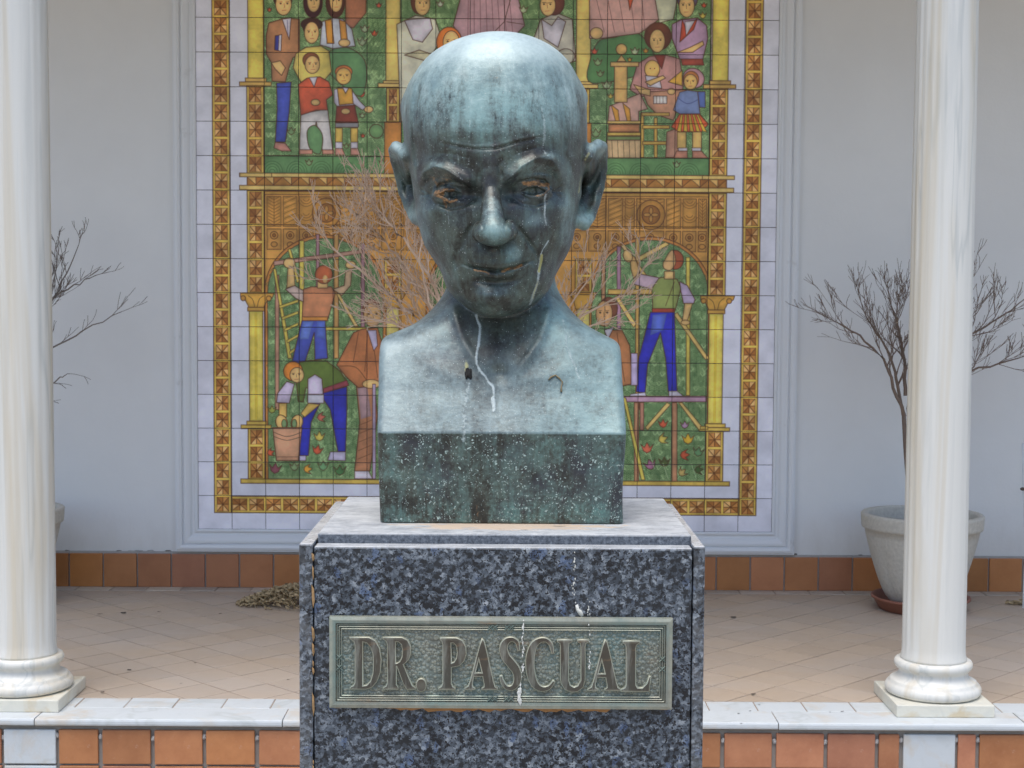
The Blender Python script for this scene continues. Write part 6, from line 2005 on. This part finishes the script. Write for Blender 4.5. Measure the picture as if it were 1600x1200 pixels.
limb(sh, [(1420, 640, YP), (1440, 570, YP - .03), (1460, 520, YP - .06), (1484, 490, YP - .06)], .008, .003, 8, 2, .15, .45, .6)
limb(sh, [(1420, 640, YP), (1470, 600, YP + .02), (1530, 575, YP + .03), (1590, 560, YP + .03)], .0075, .003, 9, 2, .16, .5, .55)
limb(sh, [(1424, 600, YP), (1480, 545, YP), (1540, 510, YP - .02), (1580, 485, YP - .02)], .007, .003, 8, 2, .15, .45, .6)
add_shrub(sh, np.array(root), "tall leafless grey shrub in the pot behind the right column", M_BARK, M_BARK, 14, 41, tr)
# left shrub, hidden behind the column but for the right-hand twigs
sh = Shrub(17)
root = Q(20, 800, YP)
tr = [([Q(20, 815, YP), Q(22, 740, YP), Q(28, 660, YP)], 0.0125, 0.009)]
limb(sh, [(28, 660, YP), (48, 600, YP), (62, 560, YP), (80, 545, YP), (130, 517, YP - .02), (190, 487, YP - .03)], .007, .0016, 4, 1, .10, .35, .5, (2, 3))
limb(sh, [(28, 660, YP), (50, 560, YP + .02), (72, 480, YP + .03), (98, 440, YP + .03), (120, 390, YP + .03)], .007, .002, 9, 2, .09, .5, .5, (2, 3))
limb(sh, [(40, 620, YP), (60, 530, YP - .03), (78, 470, YP - .05), (88, 420, YP - .05)], .006, .002, 8, 2, .13, .55, .5, (2, 3))
limb(sh, [(50, 560, YP), (75, 470, YP + .02), (115, 445, YP + .02), (150, 430, YP + .02)], .005, .0016, 4, 1, .10, .3, .5, (2, 3))
limb(sh, [(28, 680, YP), (60, 615, YP - .04), (95, 590, YP - .05), (110, 584, YP - .05)], .0045, .0016, 3, 1, .07, -.25, .5, (1, 3))
limb(sh, [(24, 660, YP), (-20, 560, YP), (-60, 480, YP + .03), (-80, 420, YP + .05)], .007, .003, 8, 2, .18, .5, .5)
add_shrub(sh, np.array(root), "leafless shrub whose thin twigs reach out right of the left column", M_BARK, M_TWIGG, 0, 17, tr)
# middle shrub: pale dry twigs fanning out on both sides of the head
sh = Shrub(77, 0.0014)
YM = 6.02
root = Q(768, 850, YM)
tr = [([Q(768, 870, YM), Q(764, 780, YM), Q(752, 690, YM), Q(748, 640, YM)], 0.016, 0.011), ([Q(770, 870, YM), Q(778, 760, YM), Q(790, 660, YM)], 0.012, 0.009)]
limb(sh, [(748, 640, YM), (700, 560, YM), (662, 512, YM - .03), (620, 470, YM - .05), (560, 420, YM - .08), (518, 385, YM - .1)], .009, .0035, 16, 2, .16, .45, .65, (3, 4))
limb(sh, [(748, 640, YM), (705, 540, YM + .05), (660, 460, YM + .08), (620, 400, YM + .1), (585, 360, YM + .1)], .009, .0035, 16, 2, .16, .4, .65, (3, 4))
limb(sh, [(748, 640, YM), (710, 520, YM - .05), (670, 430, YM - .08), (640, 385, YM - .1), (605, 345, YM - .1), (585, 318, YM - .1)], .009, .0035, 17, 2, .15, .4, .65, (3, 4))
limb(sh, [(740, 620, YM), (690, 560, YM - .1), (640, 515, YM - .15), (590, 500, YM - .16)], .006, .0025, 6, 2, .13, .2, .6, (2, 3))
limb(sh, [(700, 520, YM), (670, 470, YM - .1), (655, 410, YM - .12), (660, 350, YM - .12)], .006, .0025, 6, 2, .13, .5, .6, (2, 3))
limb(sh, [(790, 660, YM), (840, 560, YM), (890, 505, YM), (930, 482, YM), (975, 460, YM), (1000, 430, YM)], .008, .0025, 11, 2, .13, .4, .6, (2, 4))
limb(sh, [(790, 660, YM), (850, 540, YM + .08), (890, 480, YM + .1), (925, 430, YM + .1)], .007, .0025, 9, 2, .13, .5, .6, (2, 4))
limb(sh, [(790, 660, YM), (850, 570, YM - .08), (900, 520, YM - .1), (960, 495, YM - .1)], .006, .002, 6, 2, .10, .2, .6, (2, 3))
limb(sh, [(770, 640, YM), (770, 520, YM), (760, 400, YM), (770, 320, YM)], .008, .003, 9, 2, .16, .5, .6, (2, 4))
add_shrub(sh, np.array(root), "pale tan leafless shrub spreading its twigs behind the head of the bust", M_TWIGT, M_TWIGT, 34, 77, tr)

# ------------------------------------------------------------------ heap of dry leaves, litter, stand at the right edge
M_STRAW = NT("dry_straw")
_c = M_STRAW.coord('Object'); _r = M_STRAW.noise(_c, 70, 3, 0.6)
M_STRAW = M_STRAW.set(Base_Color=M_STRAW.ramp(_r, [(0.3, (0.17, 0.115, 0.055)), (0.5, (0.36, 0.265, 0.145)), (0.7, (0.52, 0.40, 0.24))]), Roughness=0.8)
def straw_mesh(x0, x1, y0, y1, h, n, seed):
    r_ = random.Random(seed); v, f = [], []
    for k in range(n):
        t = r_.random(); u = r_.gauss(0, .38)
        if abs(u) > 1: continue
        x = x0 + (x1 - x0) * t; env = max(0.05, math.sin(math.pi * min(1, t * 1.3 + 0.02) * 0.72)) 
        y = (y0 + y1) / 2 + u * (y1 - y0) / 2 * (0.35 + 0.65 * min(1, t * 2.4))
        z = r_.random() ** 0.6 * h * env * (1 - u * u) + 0.003
        L, w = r_.uniform(.014, .034), r_.uniform(.005, .011)
        a = r_.uniform(0, 6.28); tl = r_.gauss(0, .5)
        d = Vector((math.cos(a) * math.cos(tl), math.sin(a) * math.cos(tl), math.sin(tl))); s_ = d.orthogonal().normalized(); nn = d.cross(s_)
        cpos = Vector((x, y, z)); b = len(v)
        for q in (-1, 0, 1):
            bend = nn * (L * .35 * (1 - q * q)); ww = w * (1 - .5 * abs(q))
            v += [tuple(cpos + d * q * L / 2 + s_ * ww / 2 + bend), tuple(cpos + d * q * L / 2 - s_ * ww / 2 + bend)]
        f += [(b, b + 1, b + 3, b + 2), (b + 2, b + 3, b + 5, b + 4)]
    zmin = min(p_[2] for p_ in v)
    v = [(p_[0], p_[1], max(p_[2], 0.0015)) for p_ in v]
    return mesh_from(v, f, "dry_leaves")
a, b = PF(372, 945, 0), PF(560, 958, 0)
y_far, y_near = float(PF(430, 932, 0)[1]), float(PF(430, 957, 0)[1])
cx, cy = float((a[0] + b[0]) / 2), (y_far + y_near) / 2
o = link("leaf_heap", straw_mesh(a[0] - cx, b[0] - cx, y_near - cy, y_far - cy, 0.085, 1900, 5), M_STRAW, None, (cx, cy, 0.001))
tag(o, "swept heap of dry brown leaves on the floor left of the pedestal", "leaf heap", kind="stuff")
p_ = PF(1592, 944, 0)
o = link("leaf_litter", straw_mesh(-0.07, 0.10, -0.05, 0.04, 0.014, 130, 9), M_STRAW, None, (float(p_[0]) + .02, float(p_[1]), 0.001))
tag(o, "thin scatter of dry straw at the right edge beside the white stand", "straw", kind="stuff")

M_BIT = mat_plain("dark_leaf_bit", (0.045, 0.035, 0.028), 0.9, 0.4, 100, 0.3)
def bit_mesh(seed):
    r_ = random.Random(seed)
    n = 7; v = [(0, 0, .0025)]
    for i in range(n):
        t = 2 * math.pi * i / n; rr = r_.uniform(.5, 1.1)
        v.append((.0075 * rr * math.cos(t), .004 * rr * math.sin(t), r_.uniform(.0008, .003)))
    return mesh_from(v, [(0, 1 + i, 1 + (i + 1) % n) for i in range(n)] + [tuple(range(n, 0, -1))], "leaf_bit")
bits = [bit_mesh(k) for k in range(4)]
spots = [(156, 960, 2.0), (193, 958, 2.2), (248, 956, 1.2), (344, 959, 1.3), (111, 1031, 1.0), (202, 1047, 1.5), (305, 1036, .9), (160, 1082, 1.5), (283, 1068, .9), (1146, 965, 2.4), (1177, 1085, 1.4), (450, 1062, 1.0), (1154, 1115, .8), (1172, 1111, .7), (1316, 1112, .9), (1158, 1131, .9), (94, 1027, .8), (1186, 1101, .7), (1297, 1113, .6)]
for k, (x, y, s_) in enumerate(spots):
    p_ = PF(x, y, 0.002)
    o = link("leaf_bit", bits[k % 4], M_BIT, None, (float(p_[0]), float(p_[1]), 0.0022))
    o.scale = (s_, s_, s_ * .7); o.rotation_euler = (0, 0, k * 1.7 % 0.6)
    tag(o, "small dark crumb of dead leaf lying on the portico floor", "leaf bit", "leaf crumbs on the portico floor")

# folded white metal stand, only its left side inside the picture
M_WMETAL = mat_plain("white_painted_metal", (0.70, 0.71, 0.72), 0.4, 0.1, 30, 0.1)
YS = 6.55
st = empty("metal_stand", tuple(P(1612, 935, YS)[:2]) + (0.0,))
tag(st, "thin white metal stand at the far right edge against the wall", "stand")
def pipe(pts, r, name, mat=M_WMETAL):
    w = [np.array(P(x, y, Yq)) for x, y, Yq in pts]
    return link(name, tube_mesh([q for q in w], [r] * len(w), 8, name), mat, st, (0, 0, 0))
zf = lambda x, Yq: 461 + (x - 800) * math.tan(ROLL) + 1.306 * F_PX / Yq
pipe([(1597.5, 693, YS), (1598.5, 730, YS), (1599, 762, YS), (1600.5, 800, YS), (1602, 850, YS), (1601, 890, YS - .05), (1598.5, zf(1598, YS - .12), YS - .12)], .0042, "leg")
pipe([(1597.5, 693, YS), (1630, 693, YS), (1640, 700, YS), (1641, 762, YS), (1640, 850, YS), (1643, zf(1643, YS - .12), YS - .12)], .0042, "leg")
pipe([(1602, 850, YS), (1640, 850, YS)], .0035, "crossbar")
pipe([(1599, 764, YS - .003), (1641, 764, YS - .003)], .0035, "crossbar")
bm = bmesh.new(); bmesh.ops.create_uvsphere(bm, u_segments=14, v_segments=8, radius=0.011)
for v in bm.verts: v.co.z *= 0.7
me = bpy.data.meshes.new("knob"); bm.to_mesh(me); bm.free()
link("knob", me, mat_plain("brown_knob", (0.12, 0.08, 0.06), 0.6), st, tuple(P(1598, 764, YS - .01)))
